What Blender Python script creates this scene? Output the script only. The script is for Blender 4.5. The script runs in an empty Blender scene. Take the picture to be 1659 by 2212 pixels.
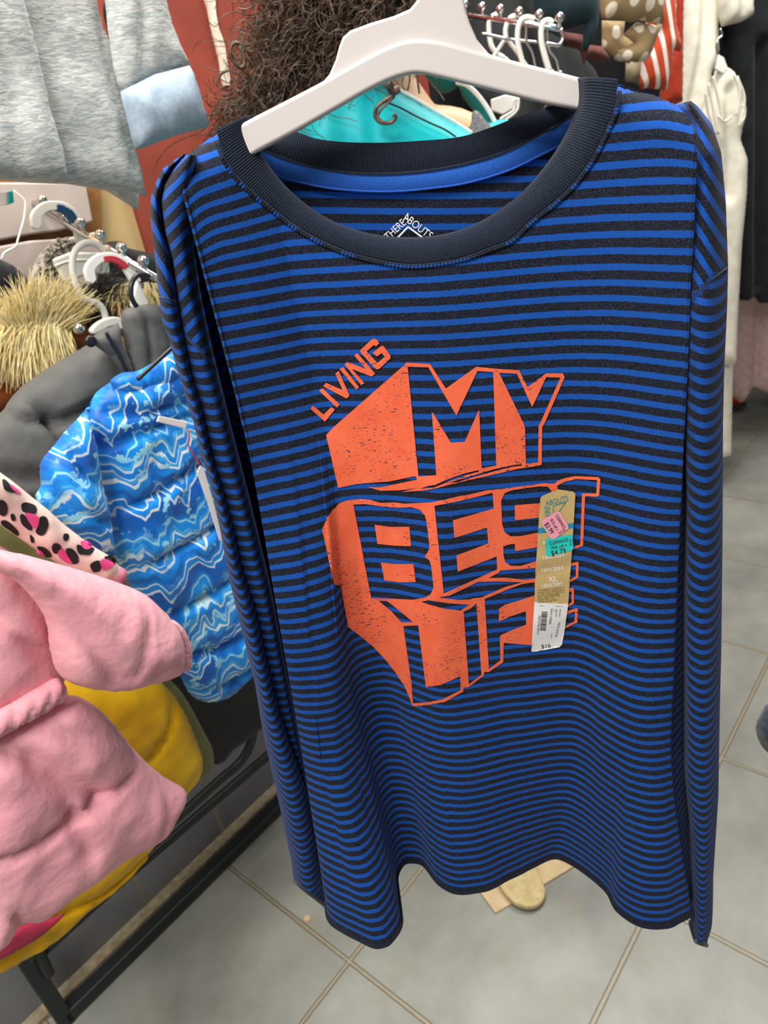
import bpy, bmesh, math, random
import numpy as np
from mathutils import Vector, noise
from mathutils.geometry import delaunay_2d_cdt
from mathutils.bvhtree import BVHTree

random.seed(7); rng = np.random.default_rng(7)
C = bpy.context.scene.collection
scene = bpy.context.scene

# ---------------------------------------------------------------- camera
W, H, F = 1659., 2212., 1534.
CAMZ = 1.47
PITCH, ROLL, YAW = math.radians(27.25), math.radians(-10.), math.radians(44.)
FW = np.array([0, math.cos(PITCH), -math.sin(PITCH)])
U0 = np.array([0, math.sin(PITCH), math.cos(PITCH)])
RT = math.cos(ROLL)*np.array([1., 0, 0]) + math.sin(ROLL)*U0
UP = -math.sin(ROLL)*np.array([1., 0, 0]) + math.cos(ROLL)*U0
CAM = np.array([0, 0, CAMZ])
cd = bpy.data.cameras.new('camera'); cam = bpy.data.objects.new('camera', cd); C.objects.link(cam)
cd.sensor_fit = 'VERTICAL'; cd.sensor_height = 24.0; cd.lens = 24.0*F/H
cd.clip_start = 0.02; cd.clip_end = 50
from mathutils import Matrix
cam.matrix_world = Matrix(((RT[0], UP[0], -FW[0], 0), (RT[1], UP[1], -FW[1], 0), (RT[2], UP[2], -FW[2], CAMZ), (0, 0, 0, 1)))
cd.dof.use_dof = True; cd.dof.focus_distance = 0.50; cd.dof.aperture_fstop = 8.5
scene.camera = cam

# ---------------------------------------------------------------- light and exposure
scene.view_settings.view_transform = 'Standard'; scene.view_settings.look = 'None'
scene.view_settings.gamma = 1.0; scene.view_settings.use_curve_mapping = False
scene.view_settings.exposure = 0.0
wd = bpy.data.worlds.new('shop_air'); scene.world = wd; wd.use_nodes = True
wd.node_tree.nodes['Background'].inputs[0].default_value = (1.0, 0.97, 0.94, 1)
wd.node_tree.nodes['Background'].inputs[1].default_value = 0.30
def area(name, loc, target, size, power, color=(1, 0.97, 0.93), size_y=None):
    l = bpy.data.lights.new(name, 'AREA'); l.energy = power; l.color = color
    l.shape = 'RECTANGLE'; l.size = size; l.size_y = size_y or size
    o = bpy.data.objects.new(name, l); C.objects.link(o); o.location = loc
    o.rotation_euler = (Vector(target)-Vector(loc)).to_track_quat('-Z', 'Y').to_euler()
    return o
area('ceiling_light', (-0.55, -0.45, 2.70), (0.05, 0.5, 1.0), 1.0, 46, size_y=0.6)
area('ceiling_light', (-0.10, 1.05, 2.90), (-0.6, 1.0, 0.5), 1.1, 42, size_y=0.6)
area('ceiling_light', (1.15, 1.9, 2.90), (1.2, 2.1, 0.5), 1.2, 46, size_y=0.5)

# ---------------------------------------------------------------- helpers
def ray(px, py):
    return FW + RT*((px-W/2)/F) + UP*((H/2-py)/F)
def rays(P):
    P = np.asarray(P, float)
    return FW[None] + RT[None]*((P[:, :1]-W/2)/F) + UP[None]*((H/2-P[:, 1:2])/F)
AU = np.array([math.sin(YAW), math.cos(YAW), 0]); AV = np.array([math.cos(YAW), -math.sin(YAW), 0])
class Plane:
    """vertical plane through point p (x,y) with horizontal direction e1"""
    def __init__(s, p, e1):
        s.o = np.array([p[0], p[1], 0.]); s.e1 = np.array([e1[0], e1[1], 0.]); s.e1 /= np.linalg.norm(s.e1)
        n = np.array([s.e1[1], -s.e1[0], 0.])
        if n @ (s.o*[1, 1, 0]) > 0: n = -n          # towards the camera
        s.n = n
    def hit(s, P):
        d = rays(P); t = (s.o @ s.n)/(d @ s.n)
        return CAM[None] + d*t[:, None]
    def st(s, X): return np.stack([(X-s.o) @ s.e1, X[:, 2]], 1)
    def xyz(s, st): return s.o[None] + st[:, :1]*s.e1[None] + st[:, 1:2]*np.array([[0, 0, 1.]])
def wall_plane(v): return Plane(AV[:2]*v, AU[:2])
def front_plane(y): return Plane((0, y), (1, 0))
def floor_hit(P, z=0.):
    d = rays(P); t = (z-CAMZ)/d[:, 2]; return CAM[None]+d*t[:, None]

def tag(o, label, cat, group=None):
    o['label'] = label; o['category'] = cat
    if group: o['group'] = group
    return o
def thing(name, loc, label, cat, group=None):
    o = bpy.data.objects.new(name, None); C.objects.link(o); o.location = tuple(loc); o.empty_display_size = .05
    return tag(o, label, cat, group)
def origin(o):
    p = np.array(o.location)
    while o.parent: o = o.parent; p = p+np.array(o.location)
    return p
def mk(name, V, Fc, m, parent=None, uv=None, smooth=True):
    V = np.asarray(V, float)
    if parent is not None: off = origin(parent)
    else: off = np.array([V[:, 0].mean(), V[:, 1].mean(), V[:, 2].min()])
    me = bpy.data.meshes.new(name); me.from_pydata((V-off).tolist(), [], [tuple(int(i) for i in f) for f in Fc]); me.update()
    if uv is not None:
        l = me.uv_layers.new(name='UVMap'); idx = np.empty(len(me.loops), int); me.loops.foreach_get('vertex_index', idx)
        l.data.foreach_set('uv', np.asarray(uv, np.float32)[idx].ravel())
    if m: me.materials.append(m)
    if smooth: me.polygons.foreach_set('use_smooth', [True]*len(me.polygons))
    o = bpy.data.objects.new(name, me); C.objects.link(o)
    if parent is not None: o.parent = parent
    else: o.location = off
    return o
def structure(o): o['kind'] = 'structure'; return o
def join(parts):
    V = []; Fc = []; n = 0
    for v, f in parts:
        V.append(np.asarray(v, float)); Fc += [tuple(i+n for i in q) for q in f]; n += len(v)
    return np.concatenate(V), Fc

def catmull(P, n):
    P = np.asarray(P, float); L = np.r_[0, np.cumsum(np.maximum(1e-9, np.linalg.norm(np.diff(P, axis=0), axis=1)))]
    return interp_c(L, P, np.linspace(0, L[-1], n))
def interp_c(X, Y, x):
    """smooth (monotone-ish cubic hermite) interpolation of rows Y at knots X"""
    X = np.asarray(X, float); Y = np.asarray(Y, float); one = Y.ndim == 1
    if one: Y = Y[:, None]
    m = np.zeros_like(Y); d = np.diff(Y, axis=0)/np.diff(X)[:, None]
    m[0] = d[0]; m[-1] = d[-1]; m[1:-1] = .5*(d[1:]+d[:-1])
    m[1:-1][(d[1:]*d[:-1]) < 0] = 0
    i = np.clip(np.searchsorted(X, x)-1, 0, len(X)-2); h = (X[i+1]-X[i]); t = np.clip((x-X[i])/h, 0, 1)[:, None]; h = h[:, None]
    r = (2*t**3-3*t**2+1)*Y[i]+(t**3-2*t**2+t)*h*m[i]+(-2*t**3+3*t**2)*Y[i+1]+(t**3-t**2)*h*m[i+1]
    return r[:, 0] if one else r
def grid_faces(r, c, wrap=False):
    f = []
    for i in range(r-1):
        for j in range(c if wrap else c-1):
            a = i*c+j; b = i*c+(j+1) % c
            f.append((a, b, b+c, a+c))
    return f
def tube(P, rad, n=10, caps=True):
    P = np.asarray(P, float); N = len(P); rad = np.broadcast_to(np.asarray(rad, float), (N,))
    T = np.gradient(P, axis=0); T /= np.maximum(1e-9, np.linalg.norm(T, axis=1))[:, None]
    a = np.array([0, 0, 1.]) if abs(T[0, 2]) < .9 else np.array([1., 0, 0])
    V = []; u = np.cross(T[0], a); u /= np.linalg.norm(u)
    for i in range(N):
        u = u-T[i]*(u @ T[i]); u /= max(1e-9, np.linalg.norm(u)); w = np.cross(T[i], u)
        for k in range(n):
            q = 2*math.pi*k/n; V.append(P[i]+rad[i]*(math.cos(q)*u+math.sin(q)*w))
    f = grid_faces(N, n, True)
    if caps: f.append(tuple(range(n))[::-1]); f.append(tuple((N-1)*n+k for k in range(n)))
    return np.array(V), f
def ball(c, r, n=14):
    V = [(0, 0, 1)]; f = []
    for i in range(1, n//2):
        th = math.pi*i/(n//2)
        for k in range(n): V.append((math.sin(th)*math.cos(2*math.pi*k/n), math.sin(th)*math.sin(2*math.pi*k/n), math.cos(th)))
    V.append((0, 0, -1)); m = n//2-1
    for k in range(n): f.append((0, 1+k, 1+(k+1) % n))
    for i in range(m-1):
        for k in range(n): a = 1+i*n; f.append((a+k, a+n+k, a+n+(k+1) % n, a+(k+1) % n))
    for k in range(n): a = 1+(m-1)*n; f.append((a+k, len(V)-1, a+(k+1) % n))
    return np.array(V)*r+np.asarray(c, float), f
def box(lo, hi, R=None):
    V = np.array([[x, y, z] for x in (lo[0], hi[0]) for y in (lo[1], hi[1]) for z in (lo[2], hi[2])], float)
    if R is not None: V = V @ R
    return V, [(0, 1, 3, 2), (4, 6, 7, 5), (0, 4, 5, 1), (2, 3, 7, 6), (0, 2, 6, 4), (1, 5, 7, 3)]
def seg_dist(Q, P, closed=False):
    P = np.asarray(P, float); A = P if closed else P[:-1]; B = np.roll(P, -1, 0) if closed else P[1:]
    best = np.full(len(Q), 1e9)
    for a, b in zip(A, B):
        d = b-a; t = np.clip(((Q-a) @ d)/max(1e-12, d @ d), 0, 1)
        best = np.minimum(best, np.linalg.norm(Q-(a+t[:, None]*d), axis=1))
    return best
def inside(Q, P):
    P = np.asarray(P, float); r = np.zeros(len(Q), bool); B = np.roll(P, -1, 0)
    for a, b in zip(P, B):
        if a[1] == b[1]: continue
        c = ((a[1] > Q[:, 1]) != (b[1] > Q[:, 1])) & (Q[:, 0] < (b[0]-a[0])*(Q[:, 1]-a[1])/(b[1]-a[1])+a[0])
        r ^= c
    return r
def resample(P, step, closed=True):
    P = np.asarray(P, float); Q = np.r_[P, P[:1]] if closed else P; out = []
    for a, b in zip(Q[:-1], Q[1:]):
        n = max(1, int(np.linalg.norm(b-a)/step)); out += [a+(b-a)*i/n for i in range(n)]
    if not closed: out.append(Q[-1])
    return np.array(out)
def fill(pos, neg=(), step=3., add=()):
    """triangulate the union of pos polygons minus neg polygons; add = polygons put back inside neg"""
    V = []; E = []
    for poly in list(pos)+list(neg)+list(add):
        q = resample(poly, step*1.5); n = len(V); V += q.tolist(); E += [(n+i, n+(i+1) % len(q)) for i in range(len(q))]
    A = np.array(V); lo = A.min(0); hi = A.max(0)
    gx, gy = np.meshgrid(np.arange(lo[0], hi[0], step), np.arange(lo[1], hi[1], step*.9)); gx[1::2] += step*.5
    G = np.stack([gx.ravel(), gy.ravel()], 1); ok = np.zeros(len(G), bool)
    for p in pos: ok |= inside(G, p)
    for p in neg: ok &= ~inside(G, p)
    for p in add: ok |= inside(G, p)
    V += G[ok].tolist()
    r = delaunay_2d_cdt([Vector(v) for v in V], E, [], 0, 1e-5)
    v = np.array([(a.x, a.y) for a in r[0]]); t = np.array([f for f in r[2] if len(f) == 3])
    c = v[t].mean(1); k = np.zeros(len(c), bool)
    for p in pos: k |= inside(c, p)
    for p in neg: k &= ~inside(c, p)
    for p in add: k |= inside(c, p)
    t = t[k]; used = np.unique(t); mp = -np.ones(len(v), int); mp[used] = np.arange(len(used))
    return v[used], mp[t]
def smooth_poly(P, n=8):
    """closed Catmull-Rom through the polygon's corners"""
    P = np.asarray(P, float); out = []; N = len(P)
    for i in range(N):
        a, b, c, d = P[i-1], P[i], P[(i+1) % N], P[(i+2) % N]
        for k in range(n):
            t = k/n
            out.append(.5*((2*b)+(-a+c)*t+(2*a-5*b+4*c-d)*t*t+(-a+3*b-3*c+d)*t**3))
    return np.array(out)
def fnoise(X, scale, octv=3):
    return np.array([noise.fractal(Vector(x*scale), 1.0, 2.0, octv) for x in X])

def inflate(name, out, pl, m, parent, thick=.03, R=.05, step=.009, quilts=(), nz=(.0, 20.), back=.6, rnd=True, bend=None, stretch=(1, 1), edge_nz=0.):
    """a stuffed or draped cloth piece: outline (picture trace) on plane pl, real thickness both sides"""
    o2 = smooth_poly(out, 6) if rnd else np.asarray(out, float)
    st = pl.st(pl.hit(o2)); v, t = fill([st], step=step)
    v = v.copy(); d = seg_dist(v, st, True); edge = d < 1e-6
    a = 1-np.minimum(d/R, 1); h = thick*np.sqrt(np.maximum(0, 1-a*a)); k0 = np.minimum(1, d/(R*.5))
    for q in quilts:
        qs = pl.st(pl.hit(q[0])); dq = seg_dist(v, qs); h = h-q[1]*np.exp(-(dq/q[2])**2)*k0
    if nz[0]:
        X = np.stack([v[:, 0]*stretch[0], v[:, 1]*stretch[1], np.full(len(v), sum(map(ord, name))*.37)], 1)
        h = h+nz[0]*fnoise(X, nz[1])*k0
    B = pl.xyz(v); off = np.zeros(len(v)) if bend is None else bend(v)
    front = B+pl.n[None]*(h+off)[:, None]; bk = B+pl.n[None]*(off-np.maximum(h, 0)*back-.002*k0)[:, None]
    n = len(v); idx = np.arange(n)+n; bi = np.where(edge)[0]; idx[bi] = bi
    nn = np.cross(front[t[0][1]]-front[t[0][0]], front[t[0][2]]-front[t[0][0]])
    tf = t if nn @ pl.n > 0 else t[:, ::-1]
    Fc = [tuple(q) for q in tf]+[tuple(idx[q][::-1]) for q in tf]
    return mk(name, np.r_[front, bk], Fc, m, parent, uv=np.r_[v, v])

def slab(name, out, pl, thick, m, parent, bevel=.0015, shift=0., rnd=0):
    o2 = smooth_poly(out, rnd) if rnd else np.asarray(out, float)
    B = pl.hit(o2); f = B+pl.n[None]*(thick/2+shift); b = B+pl.n[None]*(-thick/2+shift); n = len(B)
    st = pl.st(B); ar = np.sum(st[:, 0]*np.roll(st[:, 1], -1)-np.roll(st[:, 0], -1)*st[:, 1])
    e3 = np.cross(pl.e1, [0, 0, 1.]); ccw = (ar > 0) == (e3 @ pl.n > 0)
    ring = list(range(n)) if ccw else list(range(n))[::-1]
    Fc = [tuple(ring), tuple(n+i for i in ring[::-1])]
    for a, c in zip(ring, ring[1:]+ring[:1]): Fc.append((a, a+n, c+n, c))
    o = mk(name, np.r_[f, b], Fc, m, parent, smooth=False)
    if bevel:
        bv = o.modifiers.new('bevel', 'BEVEL'); bv.width = bevel; bv.segments = 3; bv.limit_method = 'ANGLE'; bv.angle_limit = .6
        o.data.polygons.foreach_set('use_smooth', [True]*len(o.data.polygons))
        w = o.modifiers.new('wn', 'WEIGHTED_NORMAL')
    return o
def tube_px(P, pl, rpx, n=10, k=6, shift=0.):
    """tube along a traced line on plane pl, radius in picture units at that depth"""
    P = np.asarray(P, float); Q = catmull(P, max(2, len(P)*k)); X = pl.hit(Q)+pl.n[None]*shift
    dep = ((X-CAM) @ FW); return tube(X, np.asarray(rpx)*dep/F, n)

# ---------------------------------------------------------------- materials
def srgb(r, g, b):
    f = lambda c: c/12.92 if c <= .04045 else ((c+.055)/1.055)**2.4
    return (f(r/255), f(g/255), f(b/255), 1)
class M:
    def __init__(s, name, rough=.8, sheen=0., spec=.3, metal=0., trans=0., coat=0.):
        s.m = bpy.data.materials.new(name); s.m.use_nodes = True; s.t = s.m.node_tree
        s.b = s.t.nodes['Principled BSDF']; s.b.inputs['Roughness'].default_value = rough
        s.b.inputs['Specular IOR Level'].default_value = spec; s.b.inputs['Metallic'].default_value = metal
        s.b.inputs['Sheen Weight'].default_value = sheen; s.b.inputs['Transmission Weight'].default_value = trans
        s.b.inputs['Coat Weight'].default_value = coat
    def n(s, typ, **kw):
        x = s.t.nodes.new(typ)
        for k, v in kw.items(): setattr(x, k, v)
        return x
    def l(s, a, b): s.t.links.new(a, b)
    def val(s, op, a, b=None, c=None):
        x = s.n('ShaderNodeMath', operation=op)
        for i, q in enumerate((a, b, c)):
            if q is None: continue
            if isinstance(q, (int, float)): x.inputs[i].default_value = q
            else: s.l(q, x.inputs[i])
        return x.outputs[0]
    def mix(s, f, a, b):
        x = s.n('ShaderNodeMix', data_type='RGBA')
        for sock, q in ((x.inputs[0], f), (x.inputs[6], a), (x.inputs[7], b)):
            if isinstance(q, (int, float, tuple)): sock.default_value = q
            else: s.l(q, sock)
        return x.outputs[2]
    def coord(s, which='Object'): return s.n('ShaderNodeTexCoord').outputs[which]
    def uv(s):
        x = s.n('ShaderNodeSeparateXYZ'); s.l(s.coord('UV'), x.inputs[0]); return x.outputs[0], x.outputs[1]
    def noise(s, scale, detail=2., vec=None, rough=.5, dist=0.):
        x = s.n('ShaderNodeTexNoise'); x.inputs['Scale'].default_value = scale; x.inputs['Detail'].default_value = detail
        x.inputs['Roughness'].default_value = rough; x.inputs['Distortion'].default_value = dist
        s.l(vec if vec is not None else s.coord(), x.inputs['Vector']); return x.outputs[0]
    def ramp(s, f, lo, hi):
        x = s.n('ShaderNodeMapRange'); x.inputs[1].default_value = lo; x.inputs[2].default_value = hi; s.l(f, x.inputs[0]); return x.outputs[0]
    def scaled(s, vec, sc):
        x = s.n('ShaderNodeMapping'); x.inputs['Scale'].default_value = sc; s.l(vec, x.inputs[0]); return x.outputs[0]
    def bump(s, h, strength=.3, dist=.001):
        x = s.n('ShaderNodeBump'); x.inputs['Strength'].default_value = strength; x.inputs['Distance'].default_value = dist
        s.l(h, x.inputs['Height']); s.l(x.outputs[0], s.b.inputs['Normal'])
    def col(s, c):
        if isinstance(c, tuple): s.b.inputs['Base Color'].default_value = c
        else: s.l(c, s.b.inputs['Base Color'])
        return s
def cloth(name, c1, c2=None, scale=300, rough=.85, sheen=.15, bs=.25, bscale=900, spec=.25, stretch=None, bd=.0008):
    m = M(name, rough, sheen, spec); v = m.coord()
    if stretch: v = m.scaled(v, stretch)
    m.col(m.mix(m.ramp(m.noise(scale, 3, v), .35, .65), c1, c2 or tuple(x*.8 for x in c1[:3])+(1,)))
    m.bump(m.noise(bscale, 3, v), bs, bd); return m.m
def plain(name, c, rough=.5, metal=0., spec=.4, coat=0., trans=0.):
    m = M(name, rough, 0, spec, metal, trans, coat); v = m.noise(40, 3)
    m.col(m.mix(m.ramp(v, .3, .7), c, tuple(x*.93 for x in c[:3])+(1,))); return m.m
# ================================================================ the long sleeve shirt
D0, TAU, K_HEM = .42, .056, 64.1
def zk(k, x): return CAMZ-D0*(.1959+.0227*np.asarray(k))+TAU*(.191-np.asarray(x))
def k_at(P): return ((CAMZ-P[:, 2]+TAU*(.191-P[:, 0]))/D0-.1959)/.0227
def on_level(px, k):
    d = rays([px])[0]; t = (-D0*(.1959+.0227*k)+TAU*.191)/(d[2]+TAU*d[0]); return (d*t)[:2]
def project(P):
    d = P-CAM; z = d @ FW; return np.stack([d @ RT/z*F+W/2, H/2-d @ UP/z*F], 1)

def stripe_material():
    m = M('striped_jersey', .95, .04, .12); u, v = m.uv()
    nv = m.noise(260, 2); v2 = m.val('ADD', v, m.val('MULTIPLY', m.val('SUBTRACT', nv, .5), .10))
    fr = m.val('ABSOLUTE', m.val('SUBTRACT', m.val('FRACT', m.val('ADD', v2, .5)), .5))
    blue = m.ramp(fr, .225, .195)
    g = m.noise(1500, 2); g2 = m.noise(3000, 1)
    navy = m.mix(m.ramp(g, .46, .74), (.006, .008, .016, 1), (.040, .048, .074, 1))
    bl = m.mix(m.ramp(g2, .35, .7), (.006, .056, .31, 1), (.013, .098, .42, 1))
    m.col(m.mix(blue, navy, bl)); m.bump(m.noise(1100, 2), .25, .0006); return m.m
def rib_material(name, c1, c2, rib=1/.0016):
    m = M(name, .95, .08, .12); u, v = m.uv()
    w = m.val('SINE', m.val('MULTIPLY', u, rib*2*math.pi)); g = m.noise(1600, 2)
    f = m.val('ADD', m.val('MULTIPLY', m.ramp(w, -1, 1), .35), m.val('MULTIPLY', m.ramp(g, .35, .7), .65))
    m.col(m.mix(f, c1, c2)); m.bump(w, .5, .0008); return m.m
MAT_STRIPE = stripe_material()
MAT_RIB = rib_material('navy_rib_knit', (.007, .010, .020, 1), (.030, .042, .068, 1))
MAT_TAPE = cloth('blue_neck_tape', (.010, .085, .40, 1), (.02, .12, .52, 1), 1200)
MAT_NAVY = cloth('navy_thread', (.012, .016, .03, 1), (.03, .036, .055, 1), 900)
MAT_BLUETHREAD = cloth('blue_thread', (.012, .085, .42, 1), (.02, .12, .55, 1), 1200)

cols = [ # traced along one low stripe, a middle one, and the hem
 ((513,857),(617,1424),(706,1958)), ((520,855),(623,1427),(712,1988)), ((560,846),(640,1428),(738,2010)), ((600,838),(669,1425),(772,2029)),
 ((640,829),(700,1419),(818,2047)), ((662,824),(722,1410),(846,2034)), ((678,820.5),(737,1398),(867,1985)), ((692,819),(746,1380),(857,1905)),
 ((722,818),(764,1364),(880,1862)), ((770,817.5),None,(914,1867)), ((830,817),None,(950,1910)), ((900,816.5),None,(990,1930)),
 ((960,816),None,(1042,1924)), ((1040,811),None,(1100,1898)), ((1120,804.5),None,(1150,1872)), ((1200,800),None,(1195,1853)),
 ((1260,799.5),None,(1240,1870)), ((1310,801),None,(1285,1903)), ((1350,804),None,(1314,1931)), ((1385,808),(1366,1401),(1335,1968)),
 ((1420,812.5),(1395,1407),(1385,1999)), ((1452,817),(1420,1408),(1440,2003)), ((1475,820),(1445,1406),(1470,1990)), ((1484,822),(1459,1401),(1494,1973))]
A8 = np.array([on_level(c[0], 8) for c in cols]); AH = np.array([on_level(c[2], K_HEM) for c in cols])
AM = np.array([on_level(c[1], 31) if c[1] else A8[i]+.36*(AH[i]-A8[i]) for i, c in enumerate(cols)])
def wrap(A, r=1.):
    L = A[0]; R = A[-1]
    return np.r_[[L+(.02, .05), L+(.010, .028), L+(.001, .008)], A, [R+(.003*r, .010), R+(.036*r, .040), R+(.060*r, .058)]]
P31 = [(617,1424),(623,1427),(640,1428),(669,1425),(700,1419),(722,1410),(738,1396),(748,1380),(762,1365),(800,1350),(850,1355),(900,1369),(960,1380),(1035,1366),(1110,1358),(1215,1349),(1255,1352),(1290,1366),(1325,1384),(1362,1400),(1392,1407),(1420,1408),(1445,1406),(1459,1401)]
P44 = [(655,1643),(660,1648),(678,1656),(695,1661),(712,1662),(742,1655),(780,1619),(795,1584),(824,1563),(860,1567),(890,1583),(935,1603),(975,1611),(1020,1608),(1120,1588),(1222,1575),(1265,1588),(1300,1615),(1332,1636),(1365,1654),(1400,1662),(1428,1661),(1442,1657),(1452,1652)]
LEV = np.array([-2., 8., 31., 44., K_HEM])
AL = [wrap(A8, .3), wrap(A8, .5), wrap(np.array([on_level(q, 31) for q in P31])), wrap(np.array([on_level(q, 44) for q in P44])), wrap(AH, .62)]
NC = 190; jx = np.arange(len(AL[0])); jj = np.linspace(0, len(AL[0])-1, NC)
BL = np.stack([interp_c(jx, a, jj) for a in AL]); B8 = BL[0]
def body_xy(k):
    return interp_c(LEV, BL.reshape(len(LEV), -1), np.array([float(k)])).reshape(NC, 2)
neck_seam = [(467,280),(481,325),(516,381),(558,420),(600,455),(652,493),(705,521),(757,542),(827,560),(890,568),(950,563),(1000,553),(1050,535),(1100,515),(1144,474),(1191,437),(1231,400),(1258,366),(1282,329),(1302,289),(1322,242),(1332,201),(1335,171)]
top_line = [(300,470),(327,420),(348,367),(390,336),(430,305),(465,280)]+[(x, y-14) for x, y in neck_seam[1:-1]]+[(1337,171),(1403,188),(1454,198),(1504,221),(1530,262),(1558,329)]
TLX, TLY = np.array(top_line, float).T
ztop = np.zeros(NC)
for j in range(NC):
    z = np.linspace(CAMZ+.12, CAMZ-.2, 330); P = np.stack([np.full(330, B8[j, 0]), np.full(330, B8[j, 1]), z], 1)
    q = project(P); below = q[:, 1] > np.interp(q[:, 0], TLX, TLY); i = np.argmax(below); ztop[j] = z[i]
for a, b in ((0, 5), (NC-1, NC-6)): ztop[min(a, b):max(a, b)+1] = ztop[b]
nw = int(NC*3/29)
for i in range(nw): ztop[NC-nw+i] -= .045*(i/nw); ztop[nw-1-i] -= .04*(i/nw)
k8z = zk(8, B8[:, 0]); V = []; K = []
is_sh = np.array([(project(np.array([[B8[j, 0], B8[j, 1], ztop[j]]]))[0, 0] < 470) or (project(np.array([[B8[j, 0], B8[j, 1], ztop[j]]]))[0, 0] > 1330) for j in range(NC)])
NT, NB = 34, 120
for i in range(NT):
    t = i/NT; z = ztop+(k8z-ztop)*t; dz = ztop-z
    back = np.where(is_sh, .022*np.clip(1-dz/.022, 0, 1)**2, 0)
    V.append(np.stack([B8[:, 0], B8[:, 1]+back, z], 1))
for i in range(NB+1):
    k = 8+(K_HEM-8)*i/NB; xy = body_xy(k); V.append(np.stack([xy[:, 0], xy[:, 1], zk(k, xy[:, 0])], 1))
V = np.concatenate(V); K = k_at(V); q = project(V)
x0 = 430+(q[:, 1]-360)*.35
K = K-np.where((q[:, 0] < x0) & (q[:, 1] < 620), 45*((x0-q[:, 0])/80)**2/38*np.clip((620-q[:, 1])/120, 0, 1), 0)
K = K-.24*np.clip(610-q[:, 0], 0, 300)*np.clip((620-q[:, 1])/200, 0, 1)/38-np.clip((q[:, 0]-1400)/110, 0, 1.2)**2*np.clip((420-q[:, 1])/150, 0, 1)*.75
# small knit wrinkles
V[:, 1] += .0012*fnoise(V*[1, 1, .5], 22.)
shirt = thing('long_sleeve_shirt', (.05, .48, CAMZ-.70), 'blue and navy striped long sleeve shirt with orange lettering on a white plastic hanger', 'shirt')
BODYV = V.copy(); BODYF = grid_faces(NT+NB+1, NC)
front = mk('front_panel', V, BODYF, MAT_STRIPE, shirt, uv=np.stack([np.tile(jj*.01, NT+NB+1), K], 1))
sd = front.modifiers.new('cloth_thickness', 'SOLIDIFY'); sd.thickness = .0012; sd.offset = 1
# hem ribs: turned-up edge
hv = BODYV[-NC:]; n2 = BODYV[-3*NC:-2*NC]
hem_o = mk('hem', *tube(hv[3:-3]+[0, 0, .001], .0022, 8), MAT_STRIPE, shirt, uv=np.zeros((len(hv[3:-3])*8, 2))+[0, .5])
# extended surface for projecting (continues above the neckline)
ext = [np.stack([B8[:, 0], B8[:, 1], np.full(NC, CAMZ+.2-.01*i)], 1) for i in range(0, 40)]
ext = [e for e in ext if True]
VE = np.concatenate([np.concatenate(ext), ]); 
kk = [np.stack([B8[:, 0], B8[:, 1], zk(8, B8[:, 0])], 1)]
VT = np.concatenate([np.stack([B8[:, 0], B8[:, 1], CAMZ+.2+(k8z-CAMZ-.2)*i/20], 1) for i in range(20)]+[BODYV[NT*NC:]])
FT = grid_faces(20+NB+1, NC)
BVH = BVHTree.FromPolygons([tuple(v) for v in VT], [tuple(f) for f in FT])
def on_shirt(P, lift=.0008):
    out = []
    d = rays(P); d /= np.linalg.norm(d, axis=1)[:, None]; last = None
    for k in range(len(P)):
        h = BVH.ray_cast(Vector(CAM), Vector(d[k]))
        t = h[3] if h[0] is not None else last
        if t is None: t = .5
        last = t; out.append(CAM+d[k]*(t-lift))
    return np.array(out)
def decal(name, pos, m, parent, neg=(), add=(), step=4., lift=.0008, hit=None):
    v, t = fill([np.array(p, float) for p in pos], [np.array(p, float) for p in neg], step, [np.array(p, float) for p in add])
    X = (hit or on_shirt)(v, lift)
    nn = np.cross(X[t[0][1]]-X[t[0][0]], X[t[0][2]]-X[t[0][0]])
    if nn @ (CAM-X[t[0][0]]) < 0: t = t[:, ::-1]
    return mk(name, X, t, m, parent, uv=v/1000.)
def text_px(s, p0, p1, h, shear=None):
    """2D letters (default face) laid from p0 to p1 with cap height h, as picture-trace triangles"""
    c = bpy.data.curves.new('t', 'FONT'); c.body = s; c.size = 1; c.resolution_u = 3
    o = bpy.data.objects.new('t', c); C.objects.link(o)
    me = bpy.data.meshes.new_from_object(o.evaluated_get(bpy.context.evaluated_depsgraph_get()))
    v = np.array([(a.co.x, a.co.y) for a in me.vertices]); f = [tuple(p.vertices) for p in me.polygons]
    bpy.data.objects.remove(o); bpy.data.curves.remove(c); bpy.data.meshes.remove(me)
    p0 = np.array(p0, float); p1 = np.array(p1, float); ex = p1-p0; ey = np.array([ex[1], -ex[0]])/np.linalg.norm(ex)
    x = (v[:, 0]-v[:, 0].min())/(v[:, 0].max()-v[:, 0].min()); y = v[:, 1]/.70
    return p0+x[:, None]*ex+y[:, None]*h*ey, f
def stroke(P, w):
    """polyline -> polygons (picture units)"""
    out = []
    P = np.asarray(P, float)
    for a, b in zip(P[:-1], P[1:]):
        d = (b-a)/np.linalg.norm(b-a); n = np.array([-d[1], d[0]])*w/2; e = d*w*.3
        out.append(np.array([a-e+n, b+e+n, b+e-n, a-e-n]))
    return out
def letters(name, items, m, parent, hit, lift):
    P = []; 
    for it in items:
        if isinstance(it[0], str): v, f = text_px(*it)
        else: v = np.asarray(it, float); f = [tuple(range(len(v)))]
        P.append((hit(v, lift), f))
    V, Fc = join(P)
    return mk(name, V, Fc, m, parent, smooth=False)

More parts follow.
